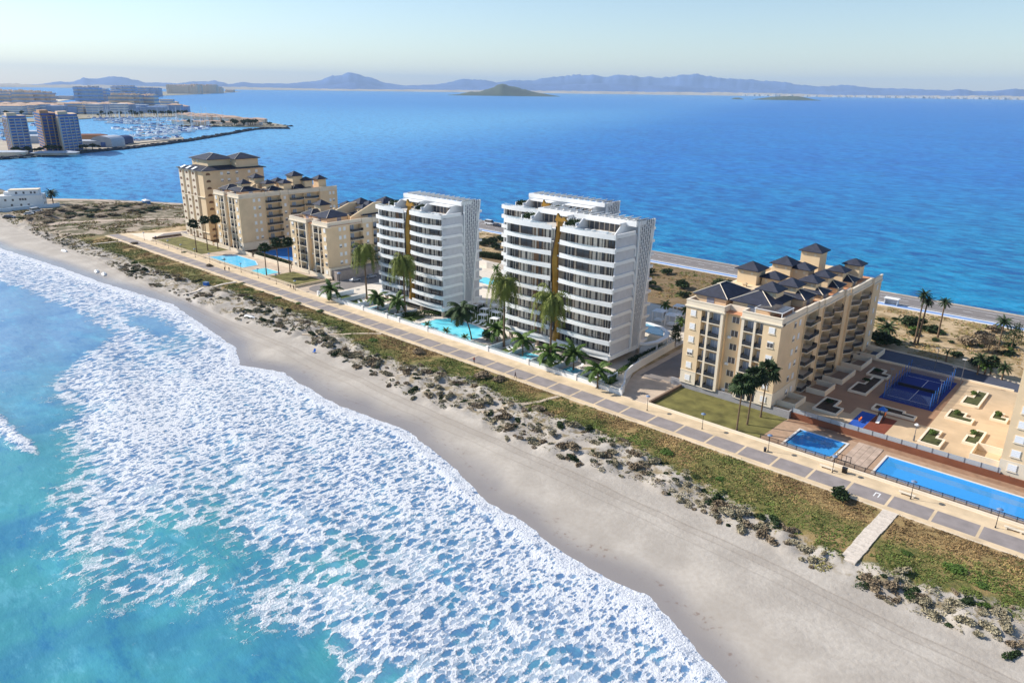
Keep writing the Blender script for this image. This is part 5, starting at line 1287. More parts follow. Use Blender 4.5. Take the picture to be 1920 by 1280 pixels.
# ---- palms
def trunk_mesh(h, r0, r1, lean, seed, n=9, bulge=1.25):
    rg = random.Random(seed); pts, rs = [], []
    for i in range(n+1):
        t = i/n; pts.append((lean[0]*t**1.6, lean[1]*t**1.6, h*t)); rs.append((r0*bulge if i == 0 else r0+(r1-r0)*t)*(1+rg.uniform(-.05,.05)))
    return MB().tube(pts, rs, 8).mesh('trunk', m_trunk)
def fan_crown(seed, R_=1.9, mt=None, n=30):
    rg = random.Random(seed); b = MB()
    for i in range(n):
        a = i*2.399+rg.uniform(-.2,.2); el = 1.25-2.0*(i/n)+rg.uniform(-.12,.12); L = R_*rg.uniform(.8,1.1)*(.85+.15*math.cos(el))
        d = Vector((math.cos(a)*math.cos(el), math.sin(a)*math.cos(el), math.sin(el))); s = Vector((-math.sin(a), math.cos(a), 0)); u = d.cross(s)
        hub = d*L*.42; b.add([(0,0,0), tuple(hub+s*.04), tuple(hub-s*.04)], [(0,1,2)])
        for j in range(9):
            th = (j-4)*.36; q = d*math.cos(th)+s*math.sin(th); tip = hub+q*L*.62*rg.uniform(.85,1.1)+Vector((0,0,-.22*L*abs(math.sin(th))-.12*L))
            e = s*math.cos(th)-d*math.sin(th); mid = hub+q*L*.34
            b.add([tuple(hub), tuple(mid-e*.11*L), tuple(tip), tuple(mid+e*.11*L-u*.05)], [(0,1,2,3)])
    for i in range(16):                                   # dry skirt
        a = i*.4; b.add([(math.cos(a)*.15, math.sin(a)*.15, -.1), (math.cos(a+.3)*.5, math.sin(a+.3)*.5, -.9), (math.cos(a)*.35, math.sin(a)*.35, -1.3)], [(0,1,2)])
    return b.mesh('crown', mt or m_leafd)
def frond_crown(seed, R_=2.6, mt=None, n=24, droop=1.0, up=1.3, wid=.5, seg=9, lw=.12):
    rg = random.Random(seed); b = MB()
    for i in range(n):
        a = i*2.399+rg.uniform(-.25,.25); el = up-(up+.35)*(i/n)**.9; L = R_*rg.uniform(.8,1.12); p = Vector((0,0,0)); s = Vector((-math.sin(a), math.cos(a), 0))
        for k in range(seg):
            t = k/seg; e = el-droop*t*1.5; d = Vector((math.cos(a)*math.cos(e), math.sin(a)*math.cos(e), math.sin(e))); q = p+d*L/seg
            b.add([tuple(p+s*.03), tuple(q+s*.02), tuple(q-s*.02), tuple(p-s*.03)], [(0,1,2,3)])
            wl = wid*R_*(math.sin(math.pi*min(1, t*.9+.12))**.7)
            for sg in (1, -1):
                for hlf in (0, .5):
                    p_ = p+(q-p)*hlf; tip = p_+s*sg*wl*.8+d*wl*.55+Vector((0,0,-wl*.45*rg.uniform(.5,1.3)))
                    b.add([tuple(p_-d*lw*.5), tuple(tip), tuple(p_+d*lw)], [(0,1,2)])
            p = q
    return b.mesh('crown', mt or m_leaf)
def willow_crown(seed, R_=2.7, H_=5.2):
    """dense drooping feathery crown of the tall rendered palms"""
    rg = random.Random(seed); b = MB()
    for i in range(62):
        a = i*2.399; t0 = rg.random(); p = Vector((0,0,.9-rg.random()*1.1)); e = 1.45-1.5*t0; out = rg.uniform(.45,1.15)
        for k in range(11):
            d = Vector((math.cos(a)*math.cos(e), math.sin(a)*math.cos(e), math.sin(e))); q = p+d*R_*out*.17; s = Vector((-math.sin(a), math.cos(a), 0))
            for sg in (1, -1):
                for hlf in (0, .5):
                    P0 = p+(q-p)*hlf; wl = R_*.20*rg.uniform(.6,1.3)
                    b.add([tuple(P0), tuple(P0+s*sg*wl+Vector((0,0,-wl*rg.uniform(.6,2.0)))), tuple(P0+d*.16)], [(0,1,2)])
            p = q; e = max(-1.4, e-rg.uniform(.16,.42)-.04*k)
    for i in range(60):
        a = rg.uniform(0, 6.3); rr = rg.uniform(.15, .75)*R_*.5; z0_ = rg.uniform(-1.6,.2); l = rg.uniform(1.0, 2.4)
        b.add([(math.cos(a)*rr,math.sin(a)*rr,z0_),(math.cos(a+.25)*rr*.8,math.sin(a+.25)*rr*.8,z0_-l),(math.cos(a+.12)*rr,math.sin(a+.12)*rr,z0_-.1)], [(0,1,2)])
    return b.mesh('crown', mat('leaf_feathery_olive', hx(112,120,52), .75, .4, .8))
FC = [fan_crown(i) for i in (1,2,3)]; WC = [willow_crown(i) for i in (1,2)]; BC = [frond_crown(i, 3.0, m_leaf, 16, .95, 1.35, .30, 7, .42) for i in (1,2,3)]
CC = frond_crown(9, 3.2, m_leafd, 26, 1.1, 1.2, .30, 9, .22); PC = frond_crown(12, 3.0, m_leafd, 30, .8, 1.3, .22, 8, .18); SC = frond_crown(15, 1.1, m_leaf, 18, .7, 1.3, .25, 5, .15)
def palm(x, y, h, crown, label, r0=.24, r1=.17, lean=(0,0), z=None, seed=0, group=None, cs=1.0, name='palm_tree', tm=None):
    z = zl(x, y) if z is None else z
    r = thing(name, label, 'palm tree', (x, y, z-.05), 0, group)
    put('trunk', trunk_mesh(h, r0, r1, lean, seed), r)
    o = put('crown', crown, r, (lean[0], lean[1], h), seed*1.3, cs); return r
for (px, py, ty, lb) in ((1381,807,706,'front left of three tall fan palms on the lawn'),(1401,796,702,'middle of three tall fan palms on the lawn'),(1426,782,697,'rear right of three tall fan palms on the lawn')):
    x, y = G(px, py); palm(x, y, {706:11.6,702:12.2,697:12.0}[ty], FC[px % 3], lb, .22, .15, (.3 if px > 1390 else .1, .2), 0, px, 'fan palms on the right lawn', 1.75)
for (px, py, h, lb) in ((369,473,13.2,'front palm of the three on the left lawn'),(390,470,14.5,'middle palm of the three on the left lawn'),(409,467,14.2,'right palm of the three on the left lawn'),(500,517,11.6,'left palm of three between the small left pool and lawn'),(523,514,13.2,'middle palm of three by the small left lawn'),(544,510,12.8,'right palm of three by the small left lawn')):
    x, y = G(px, py); palm(x, y, h, FC[px % 3], lb, .24, .17, (-.4, .3), 0, px, 'fan palms by the left pools', 1.5)
for (px, py, h, lb, ly) in ((1714,646,16,'left of the two tall park palms growing side by side',0),(1720,646,14,'right of the two tall park palms growing side by side',1),(1758,632,11.5,'single tall thick palm in the park right of the pair',0)):
    x, y = G(px, py); palm(x, y, h, PC, lb, .3, .2, (.4*ly, .3), 0, px, None, .9)
for (px, py, h, lb, c, s) in ((1660,640,4.5,'wide feather palm behind the big round bush at the car park corner',PC,1.3),(1872,650,8,'dark palm in the park left of the dark conifer',PC,1.0),(1832,702,5.0,'small palm tree behind the car park, leftmost',PC,.8),(1846,702,2.6,'short bushy palm behind the car park',SC,2.2),(1856,704,4.2,'bright fan palm behind the car park',FC[0],1.2),(1878,712,3.6,'dark low palm behind the car park near the right hand block',PC,.9),(1773,678,3.0,'young palm beside the park path',SC,1.2)):
    x, y = G(px, py); palm(x, y, h, c, lb, .25, .18, (0,0), 0, px, None, s)
for (px, py, h, lb) in ((688,561,17.6,'leftmost tall feathery palm, left of the left white tower'),(760,592,18.3,'tall feathery palm in front of the left white tower'),(945,650,19.0,'tall feathery palm between main pool and nearest tower'),(1031,694,19.6,'tall feathery palm in front of the nearest white tower')):
    x, y = G(px, py); palm(x, y, h, WC[px % 2], lb, .34, .24, (.2,-.3), .03, px, 'tall feathery palms in the white complex', 1.9)
for (px, py, h, lb) in ((621,563,4.2,'leafy low palm at the left end of the white wall'),(709,583,5.0,'leafy low palm in front of the left tower, left of a pair'),(746,590,5.0,'leafy low palm in front of the left tower, right of a pair'),(980,668,5.2,'leafy palm at the left patio of the nearest tower'),(1029,693,5.0,'leafy palm under the tall feathery palm of the nearest tower'),(1075,694,5.2,'leafy palm in front of the right half of the nearest tower'),(1120,727,5.0,'leafy palm at the right end of the white wall'),(932,640,4.0,'leafy plant palm between main pool and left patio')):
    x, y = G(px, py); palm(x, y, h, BC[px % 3], lb, .2, .16, (0,0), .03, px, 'leafy low palms in the white complex', 1.6)
x, y = G(884, 637); palm(x, y, 8.6, CC, 'coconut palm leaning left over the main pool', .22, .15, (-4.6,.6), .1, 3, None, 1.9)
for (px, py) in ((771,607),(802,615),(837,627),(872,640)):
    x, y = G(px, py); palm(x, y, 1.3, SC, 'little spiky palm in the bed before the main pool', .12, .1, (0,0), .05, px, 'little palms in the bed before the main pool', 1.6)
for (x, y, h) in ((-206,199,4),(-199,211,4.5),(-191,204,4),(-196,196,3.5),(-113,212,4.5),(-122,214,4),(-109,202,3.6)): palm(x, y, h, BC[int(-x) % 3], 'small palm in the garden behind the white towers', .18, .14, (0,0), .05, int(-x), 'small palms behind the white towers', .8)
x, y = G(100, 382); palm(x, y, 7, PC, 'lone dark feather palm beside the white villa', .35, .3, (0,0), None, 4, None, 1.7)
# conifer and garden tree
def tree(x, y, h, rw, label, mt, seed, name='tree'):
    r = thing(name, label, 'tree', (x, y, zl(x, y)-.05)); rg = random.Random(seed)
    b = MB(); b.tube([(0,0,0),(.1,0,h*.4),(0,.1,h*.8)], [.2,.15,.06], 7)
    lim = []
    for i in range(12):
        z = h*(.25+.6*i/12); a = i*2.4; e = (math.cos(a)*rw*(1-.7*i/12)*.8, math.sin(a)*rw*(1-.7*i/12)*.8, z+h*.06); lim.append(e); b.cyl((0,0,z), e, .06, .02, 5)
    b.build('trunk', m_trunk, r); c = MB()
    def fx(g_): e = g_.choice(lim); return (e[0]+g_.gauss(0,rw*.28), e[1]+g_.gauss(0,rw*.28), e[2]+g_.gauss(0,h*.055)), (g_.uniform(-1,1), g_.uniform(-1,1), .5)
    leaf_cloud(c, rg, 1300, fx, .12, .3); c.build('crown', mt, r); return r
x, y = G(1895, 656); tree(x, y, 9, 2.6, 'tall dark conifer in the park near the right edge of the photo', m_leafd, 1, 'conifer_tree')
x, y = G(1852, 660); tree(x, y, 5.5, 2.4, 'brownish thin crowned tree in the park', m_leafb, 2)
tree(-103.2, 188.5, 7.5, 1.6, 'slender dark tree at the rear corner of the nearest white tower', m_leafd, 3)
tree(-147.8, 152.5, 3.8, 1.4, 'small tree between main pool and nearest white tower', m_leaf, 4)
# ================================================================ STREET FURNITURE, PEOPLE, CARS, BEACH THINGS
m_lhead = mat('lamp_head_blue_grey', hx(110,130,160), .4, .1, 1)
def lamp0(loc, label, group):
    r = thing('street_lamp', label, 'street lamp', loc, 0, group)
    MB().cyl((0,0,0),(0,0,.35),.14,.11,8).cyl((0,0,.35),(0,0,3.5),.065,.05,8).build('lamp_post', m_darkm, r)
    MB().cyl((0,0,3.45),(0,0,3.75),.05,.28,10).cyl((0,0,3.75),(0,0,3.9),.58,.42,14).cyl((0,0,3.9),(0,0,4.05),.42,.08,14).build('lamp_head', m_lhead, r)
    return r
GL, GR2 = 'promenade lamps by the right hand pools and lawn', 'promenade lamps by the left hand pools'
LA = lamp0((-10.9,141.9,0), 'promenade lamp in front of the lap pool, nearest the right edge', GL)
for x, lb in ((-24.9,'promenade lamp at the near left end of the lap pool'),(-39.6,'promenade lamp beside the pool gate'),(-53.2,'promenade lamp in front of the lawn beside a litter bin'),(-68.9,'promenade lamp in front of the middle of the palm lawn'),(-83.6,'promenade lamp by the low brown wall at the access road')):
    dup(LA, (x, 142.0, 0), 0, None, lb, GL)
for i in range(11):
    x = -240-i*13.6; dup(LA, (x, 143.6, 0), 0, None, 'slim dark lamp on the left half of the promenade', GR2)
for x, y, lb in ((-232,158,'lamp on the turning circle left of the left white tower'),): dup(LA, (x, y, 0), 0, 1.5, lb)
lx, ly = G(1713, 826, 1.5); r = thing('street_lamp', 'white globe courtyard lamp beside a planter', 'street lamp', (lx, ly, 1.5))
MB().cyl((0,0,0),(0,0,1.3),.2,.14,8).cyl((0,0,1.3),(0,0,3.6),.07,.06,8).build('lamp_post', m_metal, r); MB().cyl((0,0,3.6),(0,0,3.8),.2,.5,12).cyl((0,0,3.8),(0,0,4.1),.5,.2,12).build('lamp_head', m_shut, r)
for px, py, z, lb in ((1751,698,0,'tall lamp standing at the back edge of the car park'),(1800,722,1.5,'tall floodlight post at the far right corner of the padel court')):
    x, y = G(px, py, z); r = thing('street_lamp', lb, 'street lamp', (x, y, z)); MB().cyl((0,0,0),(0,0,7),.1,.07,8).build('lamp_post', m_metal, r); MB().box(-.7,.2,-.15,.15,7,7.15).build('lamp_head', m_shut, r)
# benches, bins
def bench0(loc, label):
    r = thing('bench', label, 'bench', loc, 0, 'white promenade benches')
    MB().box(-1.5,1.5,-.3,.3,.38,.5).build('seat', m_cream, r)
    for s in (-1, 1): MB().box(s*1.1-.15,s*1.1+.15,-.25,.25,0,.379).build('leg', m_cream, r)
    return r
BE = bench0((-25.8,142.9,0), 'white bench by the lamp at the near left end of the lap pool')
for x, lb in ((-8.3,'white bench nearest the right edge of the photo'),(-41.0,'white bench by the pool gate')): dup(BE, (x, 142.9, 0), 0, None, lb)
x, y = G(1434, 846); r = thing('litter_bin', 'dark litter bin beside a promenade lamp at the end of the lawn', 'litter bin', (x, y, 0)); MB().cyl((0,0,0),(0,0,.85),.26,.3,12).build('bin_body', m_darkm, r); MB().cyl((0,0,.85),(0,0,.95),.32,.32,12).build('rim', m_metal, r)
x, y = G(1583, 886); r = thing('litter_bin', 'black bin in front of the pool gate', 'litter bin', (x, y, 0)); MB().box(-.45,.45,-.35,.35,.08,1.1).build('bin_body', m_blk, r); MB().box(-.5,.5,-.4,.4,1.101,1.2).build('lid', m_darkm, r)
r = thing('storage_box', 'bright blue box at the promenade edge behind the olive brown bush', 'box', (-34.6,134.1,0)); MB().box(-.7,.7,-.4,.4,0,.9).build('box_body', m_bluep, r); MB().box(-.75,.75,-.45,.45,.901,1.0).build('lid', mat('paint_blue_light', hx(80,140,214), .6, .05, 1), r)
b = MB(); b.box(-30.6,-30.4,138.3,140.1,.004,.012); b.box(-29.8,-29.6,138.3,140.1,.004,.012); b.box(-30.399,-29.801,139.8,140.1,.004,.012); struct(b.build('painted_sign_on_paving', m_white))
# beach things
def hull(name, label, loc, rz, s=1.0, group=None):
    r = thing(name, label, 'boat', loc, rz, group)
    b = MB(); n_ = 9; rings = []
    for i in range(n_):
        t = i/(n_-1); w_ = .78*math.sin(math.pi*(.08+.84*t)**.8)**.6; x = (t-.5)*4.2; hh = .62*math.sin(math.pi*(.1+.8*t))**.5
        rings.append([(x, w_*math.cos(a), hh*math.sin(a)) for a in [math.pi*k/8 for k in range(9)]])
    v = [p for q in rings for p in q]; f = [(i*9+k, i*9+k+1, (i+1)*9+k+1, (i+1)*9+k) for i in range(n_-1) for k in range(8)]+[tuple(range(9))[::-1], tuple(range((n_-1)*9, n_*9))]
    b.add(v, f); b.build('hull', m_twhite, r, smooth=False)
    b = MB(); b.box(-1.9,1.7,-.03,.03,.5,.72); b.build('keel', m_metal, r); r.scale = (s,s,s); return r
gb = 'white boats lying on the beach'
for px, py, rz, s, lb in ((181,507,-.3,1.25,'upturned white boat on the beach, left of a pair'),(195,512,-.3,1.25,'upturned white boat on the beach, right of a pair'),(469,599,.2,1.2,'lone white upturned boat at the dune foot'),(121,471,.0,1.3,'white upturned boat farthest along the beach')):
    x, y = G(px, py, -.8); hull('rowing_boat', lb, (x, y, zl(x, y)-.03), rz, s, gb)
x, y = G(589, 662, -.9); r = thing('beach_chair', 'blue beach chair standing on the open sand', 'chair', (x, y, zl(x, y)), .4)
MB().box(-.35,.35,-.35,.35,.3,.38).build('seat', m_bluep, r); MB().prism_x([(.3,.38),(.38,.38),(.6,1.1),(.52,1.1)], -.35,.35).build('backrest', m_bluep, r)
for s in (-.32, .28):
    for t in (-.32, .28): MB().box(s,s+.05,t,t+.05,0,.299).build('leg', m_metal, r)
x, y = G(387, 537, -.6); r = thing('beach_hut', 'small blue equipment crate beside the narrow dune walkway', 'crate', (x, y, zl(x, y)), .3); MB().box(-.9,.9,-.7,.7,0,1.2).build('crate_body', m_bluep, r); MB().box(-1,1,-.8,.8,1.201,1.3).build('lid', m_lhead, r)
# cars
def car(loc, rz, label, paint, s=1.0, van=False):
    r = thing('parked_van' if van else 'parked_car', label, 'van' if van else 'car', loc, rz); mt = mat('car_paint_'+paint, {'white':(.75,.76,.78,1),'dark':hx(46,52,66),'silver':hx(150,156,166)}[paint], .25, .03, 1, spec=.6)
    side = [(-2.15,.35),(-2.2,.8),(-1.9,.95),(-1.2,1.0),(1.1,.98),(2.0,.82),(2.2,.6),(2.15,.3)] if not van else [(-2.3,.35),(-2.35,1.3),(-2.2,1.1),(1.0,1.1),(2.0,.95),(2.3,.7),(2.3,.3)]
    cab = [(-1.75,.95),(-1.35,1.42),(.35,1.45),(1.15,.97)] if not van else [(-2.3,1.09),(-2.2,2.0),(.9,2.0),(1.6,1.05)]
    def prof(b, P, w0, w1, zt):
        n_ = len(P); b.add([(x,-w0,z) for x,z in P]+[(x,w0,z) for x,z in P], [tuple(range(n_)), tuple(range(n_,2*n_))[::-1]]+[(i,n_+i,n_+(i+1)%n_,(i+1)%n_) for i in range(n_)])
    b = MB(); prof(b, side, .88, .88, 0); b.build('body', mt, r)
    b = MB(); n_ = len(cab); sc_ = [.80,.68,.68,.80]
    b.add([(x,-w_,z) for (x,z),w_ in zip(cab,sc_)]+[(x,w_,z) for (x,z),w_ in zip(cab,sc_)], [tuple(range(n_)), tuple(range(n_,2*n_))[::-1]]+[(i,n_+i,n_+(i+1)%n_,(i+1)%n_) for i in range(n_)])
    b.build('windows', m_glassd, r)
    (xa,za),(xb,zb_) = cab[1],cab[2]; MB().box(xa+.05,xb-.05,-.69,.69,za-.03,za+.05).build('roof', mt, r)
    for x in (-1.35, 1.4):
        for y in (-.8, .8):
            w = MB().cyl((x,y-.1,.32),(x,y+.1,.32),.33,.33,14).build('wheel', m_blk, r); MB().cyl((x,y-.115,.32),(x,y+.115,.32),.18,.18,10).build('rim', m_metal, w)
    for y in (-.62,.62): MB().box(2.13,2.2,y-.16,y+.16,.6,.74).build('headlight', m_shut, r)
    r.scale = (s,s,s); return r
x, y = G(921, 421); car((x, y-1, .01), .05, 'white van driving on the lagoon road behind the white towers', 'white', 1.35, True)
x, y = G(935, 423); car((x+1, y-2.5, .01), .05, 'dark car following the white van on the lagoon road', 'dark', 1.2)
x, y = G(68, 399); car((x, y, zl(x,y)+.03), 1.9, 'white van parked on the scrub below the villa', 'white', 1.4, True)
x, y = G(55, 404); car((x, y, zl(x,y)+.03), 1.2, 'white car parked in front of the white van by the villa', 'white', 1.2)
x, y = G(18, 410); car((x, y, zl(x,y)+.03), .7, 'dark car parked on the sand at the left edge', 'dark', 1.5)
for i, (x, y, rz) in enumerate(((-236,168,1.57),(-236,176,1.57))): car((x, y, .02), rz, ('pale car parked in the shade beside the lower sandstone block, nearer one','pale car parked in the shade beside the lower sandstone block, farther one')[i], 'silver')
# hut by the lagoon road
x, y = G(1670, 571); r = thing('bus_shelter', 'small white shelter beside the lagoon road cycle lane', 'shelter', (x, y+.5, 0))
MB().box(-2.2,2.2,1.0,1.15,0,2.2).box(-2.2,-2.05,-1,.999,0,2.2).box(2.05,2.2,-1,.999,0,2.2).build('panels', m_shut, r); MB().box(-2.5,2.5,-1.4,1.4,2.2,2.4).build('roof', m_white, r)
x, y = G(275, 383); r = thing('beach_hut', 'small blue hut on the shore track left of the tallest block', 'hut', (x, y, zl(x, y))); MB().box(-2.5,2.5,-1.6,1.6,0,2.3).build('wall', mat('hut_blue', hx(90,130,180), .7, .08, 1), r); MB().hip(-2.9,2.9,-2,2,2.45,.8).build('roof', m_white, r)
# people
m_skin = mat('skin', hx(196,146,116), .6, .05, 3); m_hair = mat('hair_dark', hx(40,30,26), .8, .1, 3)
def cloth(nm, c): return mat('cloth_'+nm, c, .9, .1, 2)
def skin_obj(name, verts, edges, radii, mt, parent, root=0, sub=1):
    me = bpy.data.meshes.new(name); me.from_pydata(verts, edges, []); me.materials.append(mt); o = put(name, me, parent)
    sk = o.modifiers.new('skin', 'SKIN'); sk.use_smooth_shade = True
    for i, r_ in enumerate(radii): me.skin_vertices[0].data[i].radius = (r_, r_)
    me.skin_vertices[0].data[root].use_root = True
    s = o.modifiers.new('sub', 'SUBSURF'); s.levels = s.render_levels = sub; return o
def person(loc, rz, label, top, legs, stride=.25, bend=.0):
    r = thing('person', label, 'person', loc, rz); V, E, Rd = [], [], []
    def v(p, rad, par=None): V.append(p); Rd.append(rad); i = len(V)-1; (E.append((par, i)) if par is not None else None); return i
    pel = v((0,0,.95), .13); wa = v((0,0,1.12), .12, pel); ch = v((0,.01,1.36), .15, wa); nk = v((0,.02,1.52), .055, ch); h1 = v((0,.03,1.60), .085, nk); h2 = v((0,.035,1.70), .095, h1); v((0,.03,1.78), .06, h2)
    v((0,.125,1.655), .016, h2)                                                       # nose
    legp, armp = [], []
    for s, st in ((-1, stride), (1, -stride)):
        hp = v((s*.10,0,.90), .095, pel); kn = v((s*.11,st*.55+.05,.50), .062, hp); an = v((s*.11,st,.09), .042, kn); v((s*.12,st+.19,.04), .035, an); legp.append([hp,kn,an])
        sh = v((s*.19,0,1.42), .062, ch); el = v((s*.25,-st*.35,1.15), .044, sh); wr = v((s*.24,-st*.8+.08,.92), .028, el); pm = v((s*.24,-st*.85+.10,.84), .03, wr); armp.append([sh,el,wr])
        for k in range(4): a = v((s*(.222+.012*k),-st*.87+.085+.018*k,.77), .0085, pm); v((s*(.218+.012*k),-st*.87+.10+.018*k,.725+.008*abs(k-1.5)), .0075, a)
        a = v((s*.215,-st*.85+.145,.81), .0095, pm); v((s*.205,-st*.85+.165,.775), .008, a)
    skin_obj('body', V, E, Rd, m_skin, r)
    P = [V[pel], (0,0,.99)]; lv = [V[pel]]; le = []; lr = [.15]
    for hp, kn, an in legp:
        b0 = len(lv); lv += [V[hp], V[kn], tuple(V[an][i]+(0,0,.05)[i] for i in range(3))]; lr += [.115,.08,.062]; le += [(0,b0),(b0,b0+1),(b0+1,b0+2)]
    skin_obj('trousers', lv, le, lr, legs, r)
    sv = [(0,0,.98), V[wa], V[ch], (0,.01,1.46)]; se = [(0,1),(1,2),(2,3)]; sr = [.15,.14,.17,.09]
    for sh, el, wr in armp:
        b0 = len(sv); sv += [V[sh], V[el], tuple(V[wr][i]*.8+V[el][i]*.2 for i in range(3))]; sr += [.078,.06,.045]; se += [(2,b0),(b0,b0+1),(b0+1,b0+2)]
    skin_obj('jacket', sv, se, sr, top, r, root=2)
    skin_obj('hair', [(0,.0,1.66),(0,-.005,1.74),(0,.03,1.81)], [(0,1),(1,2)], [.085,.10,.07], m_hair, r)
    for s in (-1, 1): MB().cyl((s*.11, s*-stride-.08, .03), (s*.125, s*-stride+.2, .03), .05, .045, 8).build('shoe', m_blk, r)
    return r
PP = [(889,680,.8,'person in a red top walking on the promenade below the main pool',cloth('red',hx(170,60,44)),cloth('dark',hx(36,38,46))),
      (966,708,-1.2,'person in dark clothes walking on the promenade below the nearest tower',cloth('navy',hx(34,40,66)),cloth('dark',hx(36,38,46))),
      (422,508,1.3,'person in black on the promenade by the left pool, left of a pair',cloth('black',hx(28,28,32)),cloth('dark',hx(36,38,46))),
      (430,508,1.5,'person in dark jeans by the left pool, right of a pair',cloth('black',hx(28,28,32)),cloth('jeans',hx(52,62,92))),
      (545,541,-1.4,'person in dark coat by the small left lawn, left of a pair',cloth('coat',hx(52,44,40)),cloth('dark',hx(36,38,46))),
      (551,543,-1.5,'person in black by the small left lawn, right of a pair',cloth('black',hx(28,28,32)),cloth('dark',hx(36,38,46)))]
for px, py, rz, lb, a, c in PP:
    x, y = G(px, py); person((x, y, .01), rz, lb, a, c, .28)
# ================================================================ VILLA, MARINA, FAR TOWN
# white villa at the left edge
r = thing('white_villa', 'white stepped villa with roof terraces at the left edge, behind a pale wall', 'house', (-545, 131, -.3), R(62))
b = MB(); b.m(0).box(-4,20,-10,0,0,7.5); b.box(-13,-4.01,-10.5,-2,0,5); b.box(2,18,-8,-1,7.5,10.6); b.box(-22,-13.01,-9,-2,0,3.2); b.box(-1,1.9,-7,-2,7.5,9.6)
b.build('wall', m_twhite, r)
b = MB(); b.box(1.8,18.2,-8.2,-.8,10.6,10.9); b.build('roof', mat('villa_roof', hx(226,212,188), .8, .05, 1), r)
wm = MB().box(-.55,.55,-.06,.05,0,1.3).mesh('window', m_glassd)
for x, z in ((0,4.3),(4,4.3),(8,4.6),(9.4,4.6),(10.8,4.6),(3,1.2),(8,1.2),(12,1.2),(-8,2.2),(-10.5,2.2),(6,8.3),(10,8.3),(14,8.3),(16,8.3)):
    put('window', wm, r, (x, -10.02 if z < 7 and x > -4 else (-10.52 if z < 7 else -8.02), z))
for z in (3.2, 5.0): MB().box(-21,-4.02,-12.2,-10.52,z-.2,z).build('balcony', m_twhite, r)
for y in (-3,-6.5): put('window', wm, r, (20.02, y, 4.5), R(90)); put('window', wm, r, (20.02, y, 1.5), R(90))
tag(MB().wall([G(-40,400),G(20,396),G(58,391),G(100,388),G(112,386)], -.6, 2.0, .5).build('boundary_wall', mat('wall_pale_blue', hx(196,214,228), .8, .05, 1)), 'long pale wall around the white villa', 'wall')
# ---- marina land
m_quay = mat('quay_land', hx(176,164,146), .95, .15, .05); m_rock = mat('breakwater_rock', hx(66,68,76), .95, .35, .25, .9, .5); m_town = mat('town_ground', hx(150,142,122), .95, .2, .02)
QZ = -.2
def poly_px(P, z=QZ): return [G(x, y, z) for x, y in P]
def land(name, P, mt, top=QZ): return sheet(name, [poly_px(P)], top, mt, t=3.5)
land('marina_quay', [(-60,303),(0,297),(70,292),(140,285),(200,279),(245,274),(300,268),(345,262),(340,257),(270,262),(245,260),(185,262),(150,262),(60,262),(-60,264)], m_quay)
land('marina_spit', [(-60,222),(60,222),(150,216),(200,213),(320,211),(400,213),(450,220),(500,229),(540,235.5),(535,238),(400,236.5),(300,236),(296,234.6),(395,234),(440,231),(410,222),(330,218.5),(190,220.5),(60,228),(-60,230)], m_town)
land('town_land', [(-120,232),(-120,186),(0,188),(90,185.5),(150,184),(220,182),(300,176),(440,172),(452,170.5),(430,169.6),(280,171),(180,174),(100,178),(-120,181)], m_town) if False else None
land('town_land', [(-80,221.9),(150,215.9),(200,212.9),(320,210.9),(300,206),(240,202),(180,196),(110,191),(60,190),(-80,192)], m_town)
land('sand_isthmus', [(100,191.5),(130,187),(200,183),(280,178),(300,176),(270,173),(180,178),(120,183),(80,188)], mat('far_sand', hx(212,200,180), .95, .1, .01))
land('far_spit', [(270,181),(330,178.5),(380,176.5),(440,173.2),(452,171.8),(425,170.8),(330,171.5),(270,173)], m_town)
def rocks(name, P, w_, h_, seed):
    rg = random.Random(seed); pts = dense([G(x, y, -1) for x, y in P], 3.0); b = MB()
    for i in range(len(pts)-1):
        a = Vector(pts[i]); d = (Vector(pts[i+1])-a); L = d.length; u = d/L; q = Vector((-u.y,u.x))
        for k in range(4):
            c = a+u*rg.uniform(0,L)+q*rg.uniform(-w_/2,w_/2); s = rg.uniform(1.2,2.6); z = WZ+rg.uniform(.0,1)*h_*(1-abs((c-a).dot(q))/w_*1.2)
            v = [(c.x+s*x*rg.uniform(.6,1.2), c.y+s*y*rg.uniform(.6,1.2), z+s*zz*rg.uniform(.5,1)) for x,y,zz in ((-1,-1,-1),(1,-1,-1),(1,1,-1),(-1,1,-1),(-.7,-.7,.6),(.7,-.7,.6),(.7,.7,.6),(-.7,.7,.6))]
            b.add(v, [(0,3,2,1),(4,5,6,7),(0,1,5,4),(1,2,6,5),(2,3,7,6),(3,0,4,7)])
        p = [a-q*w_/2, a+d-q*w_/2, a+d+q*w_/2, a+q*w_/2]; b.add([(z.x,z.y,WZ-1.5) for z in p]+[((z.x*.7+(a.x)*.3),(z.y*.7+a.y*.3),WZ+h_*.5) for z in p], [(4,5,6,7),(0,1,5,4),(2,3,7,6)])
    o = b.build(name, m_rock); return tag(o, None, None, None)
tag(rocks('breakwater', [(-60,302),(0,298),(65,293),(140,287),(250,277),(345,265),(400,256),(470,243.5),(500,241),(544,241)], 9, 3.2, 1), 'long dark rock breakwater in front of the marina, reaching right', 'breakwater')
tag(rocks('breakwater', [(300,237.2),(400,237.4),(480,236.6),(548,236.4)], 9, 3.0, 2), 'shorter dark rock edge along the marina spit', 'breakwater')
tag(MB().prism([G(*p,0) for p in ((240,271),(345,261),(343,258.5),(240,266))], 0, .8).build('pier', m_quay), 'flat quay behind the breakwater', 'pier')
